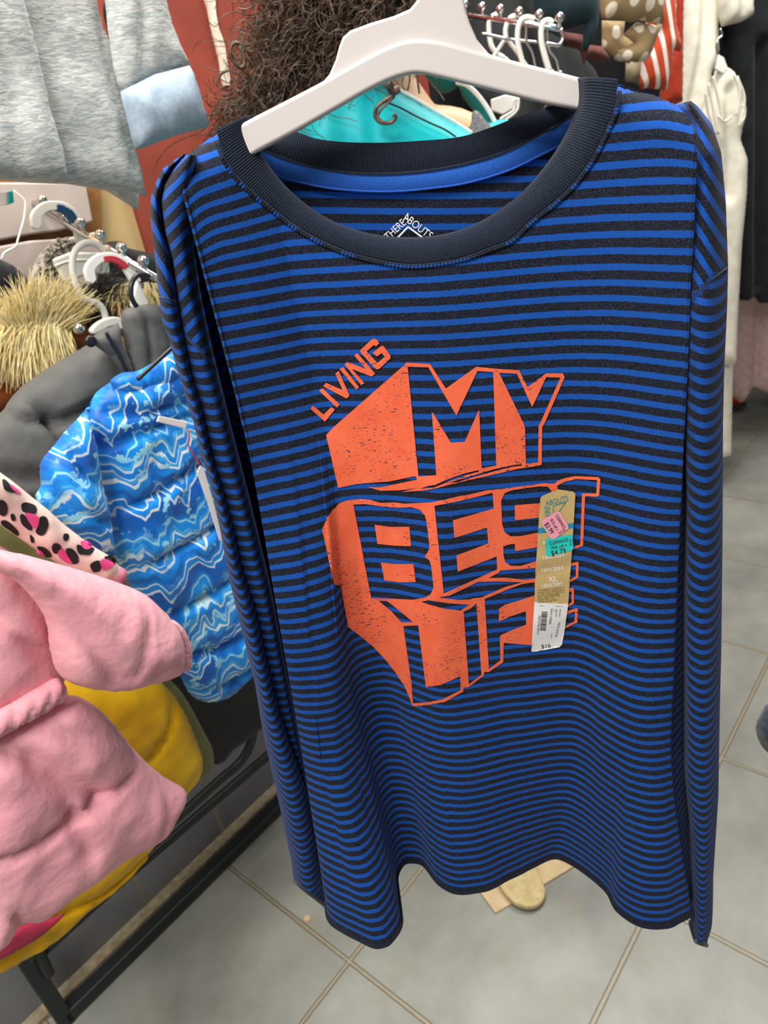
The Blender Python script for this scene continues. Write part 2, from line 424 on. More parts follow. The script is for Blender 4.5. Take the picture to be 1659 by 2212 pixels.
# ---- sleeves
def sleeve(rows, lobes, seamf, kfun, yz):
    pass
def lerp_poly(P, y): P = np.asarray(P, float); return np.interp(y, P[:, 1], P[:, 0])
def sleeve_mesh(lines, ys, depth, kfun, nr=150, na=14):
    """lines: traced boundaries left..right, ys: (top,bottom) trace rows for each, depth: (boundary_y, crest_y) per lobe"""
    L = len(lines)-1; V = []; 
    for i in range(nr):
        t = i/(nr-1); ring = []
        yy = [a+(b-a)*t for a, b in ys]; xx = [lerp_poly(l, y) for l, y in zip(lines, yy)]
        bl = [np.interp(t, *zip(*d)) for d in depth['edge']]; cr = [np.interp(t, *zip(*d)) for d in depth['crest']]
        for q in range(L):
            for s in range(na if q < L-1 else na+1):
                ph = math.pi*s/na; w = (1-math.cos(ph))/2
                x = xx[q]+(xx[q+1]-xx[q])*w; y = yy[q]+(yy[q+1]-yy[q])*w
                e = bl[q]+(bl[q+1]-bl[q])*w; dep = e+(cr[q]-e)*math.sin(ph)
                d = ray(x, y); ring.append(CAM+d*dep/d[1])
        # back of the tube
        a, b = ring[-1], ring[0]; nb = 8
        for s in range(1, nb):
            w = s/nb; p = a+(b-a)*w; p = p+np.array([0, min(.035, .6*np.linalg.norm(a-b))*math.sin(math.pi*w), 0]); ring.append(p)
        V += ring
    V = np.array(V); n = len(V)//nr
    px = project(V); K = kfun(V, px); return V, K, n
l_out = [(470,283),(396,332),(390,336),(348,367),(327,420),(323,455),(330,518),(337,577),(343,640),(351,700),(365,730),(377,779),(402,861),(418,914),(435,984),(454,1045),(472,1125),(490,1226),(508,1306),(527,1381),(541,1439),(551,1478),(567,1576),(588,1670),(608,1758),(614,1792),(629,1858),(631,1880),(635,1905)]
l_cre = [(402,333),(375,362),(352,400),(346,437),(355,500),(372,560),(383,645),(394,713),(414,811),(435,877),(459,992),(483,1063),(505,1146),(523,1230),(548,1305),(563,1363),(577,1428),(584,1450),(601,1528),(621,1589),(642,1650),(662,1711),(672,1754),(683,1805),(693,1861),(699,1908),(704,1960)]
l_bod = [(470,350),(400,420),(412,500),(422,541),(455,635),(476,713),(496,803),(513,869),(525,951),(536,998),(550,1074),(563,1136),(577,1204),(588,1262),(599,1334),(613,1403),(625,1461),(635,1525),(645,1569),(654,1636),(665,1687),(672,1738),(690,1830),(705,1961)]
l_in = [(426,335),(436,400),(440,480)]+[(x+14, y) for x, y in l_bod[3:]]
def k_left(V, px):
    k = k_at(V)+.35; x, y = px[:, 0], px[:, 1]; xc = lerp_poly(l_cre, y)
    lob1 = x < xc; seam = np.where(lob1, 645+.1*(x-345), 730+(x-406)*1.1)
    kd = np.where(lob1, (y-1.6*(x-340))/56, (y+1.0*(x-400))/42)
    return np.where(y < seam, kd, k)
l_gap = [(424,335),(428,400),(420,500),(418,541),(432,640),(455,745),(496,910),(540,1080),(584,1262),(613,1420),(640,1560),(662,1690),(680,1790),(704,1961)]
dl = dict(edge=[[(0,.555),(1,.535)], [(0,.535),(1,.505)], [(0,.52),(.15,.545),(.5,.55),(1,.53)], [(0,.525),(.15,.58),(.5,.57),(1,.535)]], crest=[[(0,.515),(.5,.505),(1,.485)], [(0,.492),(.08,.493),(.2,.512),(1,.515)], [(0,.522),(.12,.60),(.5,.62),(.8,.56),(1,.533)]])
Vs, Ks, ns = sleeve_mesh([l_out, l_cre, l_gap, l_in], [(333,1903),(334,1957),(336,1961),(337,1961)], dl, k_left)
nr = len(Vs)//ns; Fs = grid_faces(nr, ns, True)
s1 = mk('sleeve', Vs, Fs, MAT_STRIPE, shirt, uv=np.stack([np.zeros(len(Vs)), Ks], 1))
cuff1 = mk('cuff', *tube(np.r_[Vs[-ns:], Vs[-ns:-ns+1]], .0022, 8), MAT_NAVY, s1)
r_in = [(1484,226),(1497,262),(1495,330),(1480,470),(1478,600),(1477,800),(1480,1000),(1484,1088),(1483,1269),(1483,1414),(1484,1500),(1484,1700),(1497,1814),(1498,1908),(1500,2002),(1504,2036)]
r_out = [(1490,217),(1502,222),(1538,268),(1558,329),(1568,437),(1573,578),(1571,664),(1565,787),(1562,910),(1561,1161),(1559,1342),(1558,1417),(1555,1535),(1552,1720),(1546,1814),(1541,1892),(1540,1964),(1538,2002),(1526,2040)]
def k_right(V, px):
    k = k_at(V)+.1; x, y = px[:, 0], px[:, 1]; seam = 636-(x-1501)*.81
    return np.where(y < seam, (y-1.5*(x-1490))/54+.3, k-(x-1520)*.006)
dr = dict(edge=[[(0,.45),(.3,.435),(.6,.418),(1,.416)], [(0,.475),(.2,.45),(1,.428)]], crest=[[(0,.44),(.06,.42),(.25,.405),(1,.399)]])
Vs, Ks, ns = sleeve_mesh([r_in, r_out], [(228,2034),(218,2042)], dr, k_right, na=20)
nr = len(Vs)//ns
s2 = mk('sleeve', Vs, grid_faces(nr, ns, True)+[tuple(range(ns))[::-1]], MAT_STRIPE, shirt, uv=np.stack([np.zeros(len(Vs)), Ks], 1))
cuff2 = mk('cuff', *tube(np.r_[Vs[-ns:], Vs[-ns:-ns+1]], .0022, 8), MAT_NAVY, s2)
BVS = BVHTree.FromPolygons([tuple(v+origin(shirt)) for o in (s1, s2) for v in np.array([x.co for x in o.data.vertices])], [tuple(np.array(p.vertices)+(0 if o is s1 else len(s1.data.vertices))) for o in (s1, s2) for p in o.data.polygons])
def on_sleeve(P, lift=.0):
    d = rays(P); out = []; last = .55
    for k in range(len(P)):
        dd = Vector(d[k]).normalized(); h = BVS.ray_cast(Vector(CAM), dd); last = h[3] or last; out.append(CAM+np.array(dd)*(last-lift))
    return np.array(out)
for P, par in (([(345,641),(360,645),(380,652)], s1), ([(408,733),(430,757),(455,783),(474,803)], s1), ([(1503,634),(1525,614),(1550,594),(1570,579)], s2)):
    mk('armhole_seam', *tube(on_sleeve(catmull(P, 14), -.0003), .0006, 8), MAT_NAVY, par)

# ---- back panel, inside neck, tape, collar
back_pl = Plane((-.125, .560), (.225+.125, .495-.560))
def on_back(P, lift=0.): return back_pl.hit(P)+back_pl.n*lift
band_top = [(560,312),(600,297),(639,285),(680,298),(727,305),(811,308),(905,304),(1000,294),(1060,275),(1116,253),(1187,230),(1262,205)]
band_low = [(545,306),(575,324),(640,350),(710,366),(811,375),(905,370),(1000,354),(1086,329),(1160,293),(1238,249),(1272,225)]
tape_low = [(540,330),(575,360),(609,381),(660,395),(710,405),(790,412),(862,412),(930,406),(1000,396),(1099,367),(1160,338),(1209,312),(1275,262)]
def ribbon(name, A, B, m, parent, lift=.0, hit=on_back, n=90, bulge=0.):
    a = catmull(A, n); b = catmull(B, n); V = []
    for s in range(7):
        w = s/6; V.append(hit(a+(b-a)*w, lift+bulge*math.sin(math.pi*w)))
    V = np.concatenate(V); L = np.r_[0, np.cumsum(np.linalg.norm(np.diff(V[:n], axis=0), axis=1))]
    o = mk(name, V, grid_faces(7, n), m, parent, uv=np.stack([np.tile(L, 7), np.repeat(np.linspace(0, 1, 7), n)], 1))
    return o
# back panel: from under the tape to the hem
bs = np.linspace(.035, .345, 60); P0 = back_pl.xyz(np.stack([bs, np.full(60, CAMZ)], 1)); tl = catmull(tape_low, 200); tl = tl-[0, 12]
ts = back_pl.st(on_back(tl)); tops = np.interp(bs, ts[:, 0], ts[:, 1]); sh = back_pl.st(on_back([(345,400),(480,285),(1335,180),(1500,235),(1540,300)]))
tops = np.where((bs < ts[0, 0]), np.interp(bs, sh[:2, 0], sh[:2, 1]), np.where(bs > ts[-1, 0], np.interp(bs, sh[2:, 0], sh[2:, 1]), tops))
V = []; nbk = 80
for i in range(nbk+1):
    t = i/nbk; z = tops+(zk(K_HEM, P0[:, 0])-tops)*t
    p = back_pl.xyz(np.stack([bs, z], 1)); p[:, 1] += .03*t*(.6+.4*np.sin(bs*60)); V.append(p)
V = np.concatenate(V); px = project(V)
kb = (px[:, 1]-423-.06*(px[:, 0]-774)*0+((px[:, 0]-900)/330)**2*6)/33.5
mk('back_panel', V, grid_faces(nbk+1, 60), MAT_STRIPE, shirt, uv=np.stack([np.tile(bs, nbk+1), kb], 1))
ribbon('back_neckband', band_top, band_low, MAT_RIB, shirt, .004, bulge=.002)
ribbon('neck_tape', band_low, tape_low, MAT_TAPE, shirt, .003, bulge=.0015)
for P in (band_low, tape_low):
    mk('tape_seam', *tube(on_back(catmull(P, 90), .0045), .0008, 6), MAT_NAVY if P is band_low else MAT_BLUETHREAD, shirt)
col_in = [(537,248),(533,272),(561,325),(600,381),(645,427),(705,469),(774,497),(844,510),(900,511),(950,506),(1000,493),(1050,470),(1100,437),(1134,410),(1191,346),(1235,279),(1255,235),(1263,190),(1262,167)]
a = catmull(col_in, 120); b = catmull(neck_seam, 120)
Xa = on_shirt(a, -.004); Xb = on_shirt(b, .0012); V = []; UVc = []
L = np.r_[0, np.cumsum(np.linalg.norm(np.diff(Xb, axis=0), axis=1))]
for s in range(12):
    w = s/11
    if w < .3:                      # rolled inner edge going back over the fold
        q = w/.3; P = Xa+np.array([0, 1., 0])*(.016*(1-q)**1.5)+np.array([0, 0, -.004])*(1-q)
    else:
        q = (w-.3)/.7; P = Xa+(Xb-Xa)*q; P = P-np.array([0, .0032, 0])*math.sin(math.pi*min(1, q*.92+.08))
    V.append(P); UVc.append(np.stack([L, np.full(120, w)], 1))
# the band rolls over the shoulders to the back
Vc = np.stack(V); Uc = np.stack(UVc); EX = 10
def roll(end):
    out = []
    for q in range(1, EX+1):
        w = q/EX; P = Vc[:, end].copy(); P[:, 1] += .040*math.sin(w*math.pi/2); P[:, 2] += .003*math.sin(math.pi*w*.7)-.012*w**2; P[:, 0] += (.012 if end == 0 else -.010)*w*w; out.append(P)
    return np.stack(out, 1)
L0, R0 = roll(0)[:, ::-1], roll(-1)
Vc = np.concatenate([L0, Vc, R0], 1); du = .0035*np.arange(1, EX+1)
Uc = np.concatenate([np.stack([np.tile(-du[::-1], (12, 1)), np.repeat(Uc[:, :1, 1], EX, 1)], 2), Uc, np.stack([Uc[:, -1:, 0]+du, np.repeat(Uc[:, -1:, 1], EX, 1)], 2)], 1)
mk('collar', Vc.reshape(-1, 3), grid_faces(12, 120+2*EX), MAT_RIB, shirt, uv=Uc.reshape(-1, 2))
# cover stitch around the collar
c = catmull(neck_seam, 150); nrm = np.gradient(c, axis=0); nrm = np.stack([-nrm[:, 1], nrm[:, 0]], 1); nrm /= np.linalg.norm(nrm, axis=1)[:, None]
for off, m_, r_ in ((4, MAT_NAVY, .0007), (9, MAT_NAVY, .0006)):
    mk('collar_stitching', *tube(on_shirt(c+nrm*off, .0006)[3:-3], r_, 6), m_, shirt)
P = []
for i in range(8, 142):
    a_ = on_shirt([c[i]+nrm[i]*5, c[i]+nrm[i]*12.5], .0004)
    P.append(tube(a_, .0010, 5))
mk('coverstitch_loops', *join(P), MAT_STRIPE, shirt, uv=np.concatenate([np.repeat([[0., float(k)]], 10, 0) for k in k_at(on_shirt(c[8:142]+nrm[8:142]*9))]))
# ---------------------------------------------------------------- orange lettering
def T(off, s, P): return [(off[0]+x*s, off[1]+y*s) for x, y in P]
a_ = lambda P: T((660, 720), 300/1659, P)
b_ = lambda P: T((860, 770), 380/1659, P)
c_ = lambda P: T((680, 1040), 320/1659, P)
d_ = lambda P: T((960, 1010), 360/1659, P)
e_ = lambda P: T((700, 1260), 320/1659, P)
f_ = lambda P: T((960, 1240), 310/1659, P)
pos = [a_(P) for P in (
 [(85,865),(100,870),(215,972),(308,880),(350,912),(232,1055),(65,908),(65,890)],
 [(162,685),(200,655),(408,850),(375,888)],
 [(210,632),(245,592),(445,680),(355,482),(395,448),(526,745),(490,780)],
 [(405,425),(450,403),(640,645),(608,672)],
 [(465,372),(500,342),(718,425),(580,265),(618,236),(830,480),(792,518),(556,428),(702,595),(665,620)],
 [(652,205),(690,165),(795,70),(830,65),(855,80),(878,120),(845,155),(815,140),(730,215),(860,355),(945,280),(912,235),(850,280),(800,230),(905,150),(935,155),(1015,270),(1015,300),(880,425),(850,432),(820,410),(660,230)])]
my = a_([(245,1215),(330,1125),(1150,405),(1205,350),(1470,365),(1490,370)])+b_([(310,85),(450,303),(735,98),(920,116),(1140,130),(1220,290),(1395,160),(1555,160),(1570,200),(1385,620),(1358,670),(1354,1020),(1330,1030),(1130,1060),(870,1122),(600,1182),(350,1245)])+a_([(1400,1880),(1150,1895),(1330,1850),(1100,1878),(900,1882),(750,1838),(900,1838),(1335,1748),(1312,1706),(1000,1770),(720,1790),(600,1802),(390,1848)])
pos.append(my)
neg = [b_(P) for P in (
 [(90,97),(285,103),(550,558),(748,138),(897,147),(925,1030),(788,1053),(765,512),(757,512),(628,805),(497,813),(330,535),(318,528),(360,1120),(192,1132)],
 [(952,155),(1120,163),(1265,478),(1397,195),(1530,200),(1340,630),(1325,650),(1320,1000),(1205,1010),(1197,680),(1185,635)],
 [(280,1222),(350,1212),(450,1165),(600,1110),(758,1072),(762,1086),(620,1125),(470,1183),(340,1237),(200,1250)],
 [(480,1190),(700,1125),(900,1065),(1100,1022),(1168,1018),(1168,1030),(1080,1040),(900,1085),(700,1142),(560,1186)])]
best = c_([(80,545),(130,420),(200,320),(280,240),(380,210),(500,197),(620,205),(730,240),(900,235),(1000,250),(1300,235),(1450,205),(1650,157)])+d_([(200,280),(430,225),(600,210),(800,180),(1000,155),(1050,160),(1095,160),(1130,130),(1200,105),(1300,85),(1530,95),(1553,115),(1540,280),(1525,290),(1400,285),(1380,780),(1340,795),(1285,810),(1120,880),(1100,1100)])+f_([(1150,300),(1150,830),(1000,822),(685,795),(680,1020),(510,1135),(465,1130),(455,1175),(300,1290),(270,1310),(225,1310),(215,1350)])+e_([(1565,1210),(1350,1330),(1150,1365),(1010,1378),(985,1360),(960,1290),(900,1150),(800,1000),(700,870),(560,720),(430,610),(270,490),(185,20)])+c_([(285,1165),(215,1155),(95,600)])
pos.append(best)
neg += [c_([(432,260),(560,253),(700,275),(900,295),(1080,288),(1180,320),(1235,385),(1255,470),(1285,740),(1265,790),(1228,840),(1285,885),(1305,960),(1330,1190),(1300,1260),(1240,1300),(1100,1325),(900,1315),(632,1308)]),
 [(938.5,1093),(990,1083),(1064,1065),(1066.5,1098.5),(978.4,1124),(981.7,1162),(1052,1140),(1054.8,1173.8),(986,1200),(989,1235),(1072.8,1202),(1074,1230),(1030,1250),(990,1268),(958.7,1282)],
 d_([(565,330),(600,255),(660,230),(800,205),(950,188),(1030,190),(1070,240),(1070,345),(700,375),(702,525),(935,500),(1060,490),(1060,640),(930,648),(760,682),(660,685),(600,645),(575,560)]),
 d_([(585,790),(625,770),(700,758),(706,832),(920,795),(1050,770),(1050,900),(920,930),(760,980),(660,978),(605,940),(590,880)]),
 d_([(1125,180),(1200,140),(1310,115),(1520,125),(1512,258),(1370,257),(1352,765),(1285,790),(1200,790),(1200,280),(1125,250)]),
 d_([(555,1025),(905,1000),(905,1105),(800,1117),(600,1096),(440,1100),(545,1045)]),
 f_([(20,270),(390,90),(600,85),(900,95),(700,150),(430,270),(300,285)]),
 e_([(1085,208),(1170,190),(1400,225),(1625,240),(1530,305),(1350,285),(1200,245)]),
 e_([(1285,158),(1345,122),(1450,95),(1659,40),(1659,182),(1500,186),(1400,172)]) if False else e_([(1285,160),(1420,135),(1640,50),(1650,180),(1500,186),(1400,174)]),
 e_([(610,195),(705,198),(860,320),(995,435),(865,437),(760,320)]),
 e_([(888,478),(1055,470),(1140,1165),(1300,1140),(1450,1075),(1525,1042),(1530,1195),(1330,1300),(1150,1335),(995,1345),(980,1130)]),
 f_([(222,435),(310,395),(370,340),(428,1165),(283,1275)]),
 f_([(465,290),(700,190),(900,115),(1040,95),(1050,245),(850,310),(700,355),(632,400),(630,550),(750,495),(940,430),(945,585),(800,640),(655,705),(640,725),(648,995),(515,1100)])]
add = [c_([(670,485),(850,510),(1058,508),(1078,725),(900,720),(702,700)]), c_([(740,908),(900,925),(1105,925),(1130,1128),(950,1130),(780,1110)])]
pos += [d_([(1230,960),(1330,938),(1336,945),(1333,1095),(1230,1155),(1230,1125),(1308,1085),(1308,968),(1230,990)]),
 f_([(1400,190),(1455,160),(1495,162),(1498,340),(1400,405),(1400,370),(1470,325),(1470,195),(1400,230)]),
 f_([(1380,440),(1520,393),(1542,402),(1537,560),(1340,655),(1340,630),(1505,545),(1510,430),(1380,485)])]
mo = M('cracked_orange_ink', .62, .0, .3)
v = mo.coord(); sp = mo.noise(300, 3, mo.scaled(v, (1, 1, 2.6)), .65); big = mo.noise(26, 2, v)
crack = mo.val('MULTIPLY', mo.ramp(sp, .60, .62), mo.ramp(big, .43, .58))
mo.col(mo.mix(crack, mo.mix(mo.ramp(mo.noise(60, 3, v), .3, .7), (.78, .118, .046, 1), (.84, .155, .066, 1)), (.02, .028, .07, 1)))
mo.bump(mo.noise(1500, 2, mo.scaled(v, (1, 1, 4))), .15, .0005)
decal('printed_lettering', pos, mo.m, shirt, neg, add, step=5., lift=.0010)

# ---------------------------------------------------------------- size sticker
g_ = lambda P: T((1100, 1020), 200/1106, P)
MAT_TAN = plain('gold_paper', srgb(196, 168, 112), .45); MAT_WHITEPAPER = plain('white_paper', srgb(232, 230, 228), .5)
MAT_TEAL = plain('teal_sticker', srgb(40, 200, 190), .5); MAT_PINKST = plain('pink_sticker', srgb(240, 160, 178), .5)
MAT_INK = plain('black_ink', (.01, .01, .012, 1), .6); MAT_BAND = plain('blue_band_ink', srgb(20, 140, 175), .5); MAT_WINK = plain('white_ink', srgb(245, 243, 240), .5)
MAT_TINK = plain('teal_ink', srgb(25, 140, 150), .5); MAT_GINK = plain('brown_ink', srgb(92, 72, 40), .6); MAT_PINK_WINK = plain('faded_white_ink', srgb(215, 205, 190), .5)
tag_px = g_([(372,310),(400,280),(580,205),(760,230),(790,260),(770,620),(745,1000),(705,1575),(500,1568),(300,1553),(320,1100),(350,640)])
low_px = g_([(300,1553),(500,1568),(705,1575),(660,1900),(630,2060),(600,2090),(290,2146),(270,2145),(265,2120)])
# the strip is stiffer than the cloth: it follows a smoothed sheet just in front of it
ax = g_([(570, 205)]), g_([(450, 2140)])
_c = np.array([ax[0][0], ax[1][0]]); _g = catmull([_c[0]+(_c[1]-_c[0])*t for t in np.linspace(0, 1, 9)], 9)
_d = [np.linalg.norm(on_shirt([p+[dx, 0] for dx in (-36, 0, 36)], 0)-CAM, axis=1) for p in _g]; _d = np.array(_d)
_co = np.polyfit(_g[:, 1], _d[:, 1], 2); _sl = (_d[:, 2]-_d[:, 0]).mean()/72
def on_tag(P, lift=0.):
    P = np.asarray(P, float); d = rays(P); d /= np.linalg.norm(d, axis=1)[:, None]
    xc = np.interp(P[:, 1], _g[:, 1], _g[:, 0]); t = np.polyval(_co, P[:, 1])+_sl*(P[:, 0]-xc)
    wr = .0009*np.sin((P[:, 1]-1080)/11.+.03*(P[:, 0]-1190))*np.exp(-((P[:, 1]-1218)/32)**2)+.0018*np.sin((P[:, 1]+.5*P[:, 0])/24.)*np.clip((P[:, 1]-1290)/60, 0, 1)
    ts = np.linalg.norm(on_shirt(P, 0)-CAM, axis=1)
    return CAM+d*(np.minimum(t, ts-.0015)-.0015+wr-lift)[:, None]
strip = decal('size_sticker', [tag_px], MAT_TAN, shirt, step=5, lift=.0, hit=on_tag); strip['label'] = 'gold and white paper size strip'
decal('barcode_end', [low_px], MAT_WHITEPAPER, strip, step=5, lift=.0, hit=on_tag)
decal('printed_band', [g_([(350,672),(770,606),(768,668),(347,735)])], MAT_BAND, strip, lift=.0003, step=4, hit=on_tag)
def rr(P, r=.18):
    P = np.asarray(P, float); out = []
    for i in range(len(P)):
        a, b, c = P[i-1], P[i], P[(i+1) % len(P)]
        for t in np.linspace(0, 1, 5):
            p = b+(a-b)*r*(1-t)**2+(c-b)*r*t**2; out.append(p)
    return out
decal('clearance_sticker', [rr(g_([(368,588),(590,455),(722,668),(512,818)]))], MAT_PINKST, strip, lift=.0009, step=4, hit=on_tag)['label'] = 'pink price sticker'
decal('clearance_sticker', [rr(g_([(432,800),(752,738),(768,930),(440,1012)]), .12)], MAT_TEAL, strip, lift=.0006, step=4, hit=on_tag)['label'] = 'teal price sticker'
s_ = 200/1106
def tx(s, p0, p1, h): q = g_([p0, p1]); return (s, q[0], q[1], h*s_)
letters('lettering', [tx('CLEARANCE', (548,520), (645,680), 38), tx('81% off =', (487,570), (562,705), 36), tx('$2.99', (418,622), (492,742), 56), tx('03/06', (598,742), (676,692), 26)], MAT_INK, strip, on_tag, .0013)
letters('lettering', [tx('CLEARANCE', (480,872), (706,826), 40), tx('70% off =', (500,925), (692,888), 34), tx('$4.79', (508,998), (680,962), 58), tx('01/23', (745,872), (738,798), 22)], MAT_INK, strip, on_tag, .0010)
letters('lettering', [tx('18H/20H', (410,1046), (655,1010), 44), tx('18H/20H', (393,1198), (640,1166), 46), tx('XL', (472,1312), (574,1300), 62), tx('18H/20H', (398,1384), (636,1350), 46), tx('1', (414,862), (425,860), 38)], MAT_WINK, strip, on_tag, .0004)
letters('lettering', [tx('XL', (472,1122), (574,1112), 44)], MAT_PINK_WINK, strip, on_tag, .0004)
letters('lettering', [tx('ABOUTS', (440,402), (708,338), 62), tx('ERE', (494,520), (482,400), 66)]+[tuple(map(tuple, p)) for p in stroke(g_([(528,490),(524,402),(680,352),(592,475)]), 1.6)], MAT_TINK, strip, on_tag, .0004)
letters('lettering', [tx(s, (342+k*0, 1424+k*28), (x, 1424+k*28-(x-342)*.13), 20) for k, (s, x) in enumerate((('Thereabouts is a trademark of', 655), ('Penney IP LLC. Distributed in', 660), ('the U.S. by Penney OpCo LLC', 662), ('Plano, Texas 75024-3698', 600), ('Penney OpCo LLC', 540), ('All rights reserved. 187-A', 575)))], MAT_GINK, strip, on_tag, .0004)
bars = []; y = 1665
for k, (w, gp) in enumerate([(6,5),(4,9),(9,6),(5,5),(12,8),(4,6),(6,10),(10,5),(4,7),(8,9),(5,5),(11,8),(5,6),(7,9),(4,5),(9,7),(6,8)]):
    y0 = y; y1 = y+w; sl = -.075; xo = lambda yy: -(yy-1665)*.10
    bars.append(g_([(388+xo(y0), y0), (458+xo(y0), y0+4), (458+xo(y1), y1+4), (388+xo(y1), y1)])); y = y1+gp
letters('lettering', bars+[tx('NAVY STRIPE', (497,1630), (472,1812), 26), tx('544 0118 0190', (588,1790), (545,1965), 26), tx('jcp.com', (606,1632), (592,1722), 22), tx('544 0190 0912', (350,1712), (328,1932), 26), tx('$16', (388,2108), (496,2092), 46), tx('SIZE A', (362,1600), (420,1602), 10), tx('1000001 B', (552,1606), (640,1610), 10), tx('VINTAGE', (560,1632), (550,1725), 16), tx('TOP', (538,1632), (534,1665), 16), tx('40178', (500,1925), (492,1978), 14)], MAT_INK, strip, on_tag, .0004)

# ---------------------------------------------------------------- inner neck print
h_ = lambda P: T((780, 420), 220/1659, P)
def hx(s, p0, p1, h): q = h_([p0, p1]); return (s, q[0], q[1], h*220/1659)
letters('neck_print', [hx('THERE', (455,735), (745,470), 122), hx('A', (680,420), (775,450), 152), hx('BOUTS', (752,445), (1110,722), 128)]+[tuple(map(tuple, p)) for p in stroke(h_([(560,735),(772,515),(1020,700)]), 3.6)], MAT_WINK, shirt, on_back, .004)

# ---------------------------------------------------------------- white hanger
hang_pl = Plane((-.12, .528), (.225+.12, .462-.528))
MAT_HANG = M('white_plastic', .32, 0, .45); MAT_HANG.col(srgb(208, 201, 198)); MAT_HANG = MAT_HANG.m
hg = thing('clothes_hanger', tuple(hang_pl.hit([(905, 120)])[0]), 'large white plastic hanger carrying the striped shirt', 'hanger')
bar = [(492,290),(535,262),(620,218),(700,176),(760,142),(820,110),(870,90),(905,86),(950,90),(1000,103),(1100,130),(1180,150),(1263,172),(1400,210),(1490,262),(1492,300),(1440,298),(1350,262),(1250,238),(1180,225),(1100,205),(1020,185),(950,168),(910,160),(880,162),(840,175),(790,200),(720,240),(640,285),(562,326),(512,352)]
slab('shoulder_bar', smooth_poly(bar, 4), hang_pl, .011, MAT_HANG, hg, .0025)
web = [(690,186),(712,160),(725,130),(733,100),(741,80),(757,66),(800,50),(850,35),(885,20),(902,0),(905,-30),(903,-140),(915,-165),(985,-165),(1000,-140),(1003,-30),(1003,0),(1006,22),(1015,50),(1030,85),(1055,115),(1090,135),(1000,130),(905,115),(800,140)]
slab('neck_web', web, hang_pl, .0055, MAT_HANG, hg, .0018, shift=-.001)
P = np.array([(955,-150),(955,-230),(960,-300),(1010,-350),(1075,-340),(1110,-290),(1105,-240)])
mk('hook', *tube_px(P, hang_pl, 15, 14), MAT_HANG, hg)
# ================================================================ the shop: floor, walls
def uv_to_xy(u, v): return AU*u+AV*v
TILE = .45; U_OFF = .929 % TILE; V_OFF = -.334
mf = M('grey_floor_tile', .38, 0, .4)
mp = mf.n('ShaderNodeMapping'); mp.vector_type = 'POINT'; mf.l(mf.n('ShaderNodeNewGeometry').outputs['Position'], mp.inputs[0])
mp.inputs['Rotation'].default_value = (0, 0, -(math.pi/2-YAW))
sx = mf.n('ShaderNodeSeparateXYZ'); mf.l(mp.outputs[0], sx.inputs[0])     # x -> along the wall (u), y -> -v
def joint(c, off):
    f = mf.val('FRACT', mf.val('DIVIDE', mf.val('SUBTRACT', c, off), TILE)); return mf.val('MINIMUM', f, mf.val('SUBTRACT', 1., f))
ju = joint(sx.outputs[0], U_OFF); jv = joint(sx.outputs[1], -V_OFF)
wob = mf.val('MULTIPLY', mf.val('SUBTRACT', mf.noise(60, 2), .5), .004)
j = mf.val('ADD', mf.val('MINIMUM', ju, jv), wob)
gr = mf.ramp(j, .0135, .0105); inner = mf.val('MULTIPLY', mf.ramp(j, .0125, .0095), mf.ramp(j, .004, .008))
n1 = mf.noise(3.2, 5, mp.outputs[0], .6); n2 = mf.noise(14, 4, mp.outputs[0])
base = mf.mix(mf.ramp(n1, .34, .66), srgb(126, 127, 120), srgb(162, 163, 153))
base = mf.mix(mf.val('MULTIPLY', mf.ramp(n2, .55, .75), .35), base, srgb(150, 138, 112))
mf.col(mf.mix(inner, mf.mix(gr, base, srgb(158, 149, 128)), srgb(96, 88, 72))); mf.bump(mf.val('SUBTRACT', 1., gr), .5, .002)
def quad_uv(name, u0, u1, v0, v1, z0, z1, m, parent=None):
    c = [uv_to_xy(u, v) for u, v in ((u0, v0), (u1, v0), (u1, v1), (u0, v1))]
    V = [(p[0], p[1], z) for z in (z0, z1) for p in c]
    return mk(name, V, [(3, 2, 1, 0), (4, 5, 6, 7), (0, 1, 5, 4), (1, 2, 6, 5), (2, 3, 7, 6), (3, 0, 4, 7)], m, parent, smooth=False)
structure(quad_uv('floor', -1.6, 5.2, -1.5, 3.6, -.03, 0, mf.m))
VW = -1.275
MAT_CREAM = cloth('yellowed_wall_paint', srgb(205, 176, 124), srgb(190, 160, 112), 6, .7, 0, .05)
MAT_RED = cloth('brick_red_paint', srgb(152, 70, 54), srgb(132, 58, 46), 9, .55, 0, .05)
MAT_DARK = cloth('charcoal_wall_paint', srgb(34, 33, 34), srgb(24, 24, 26), 8, .8, 0, .05)
MAT_PLASTER = cloth('raw_plaster', srgb(228, 218, 200), srgb(205, 192, 170), 120, .9, 0, .6)
structure(quad_uv('wall_left', -1.6, .80, VW-.15, VW, 0, 3.0, MAT_CREAM))
structure(quad_uv('wall_left', .80, 1.75, VW-.15, VW+.012, 0, 3.0, MAT_RED))
structure(quad_uv('wall_left', 1.75, 5.2, VW-.15, VW, 0, 3.0, MAT_DARK))
structure(quad_uv('wall_back', 4.3, 4.45, VW, 3.6, 0, 3.0, MAT_DARK))
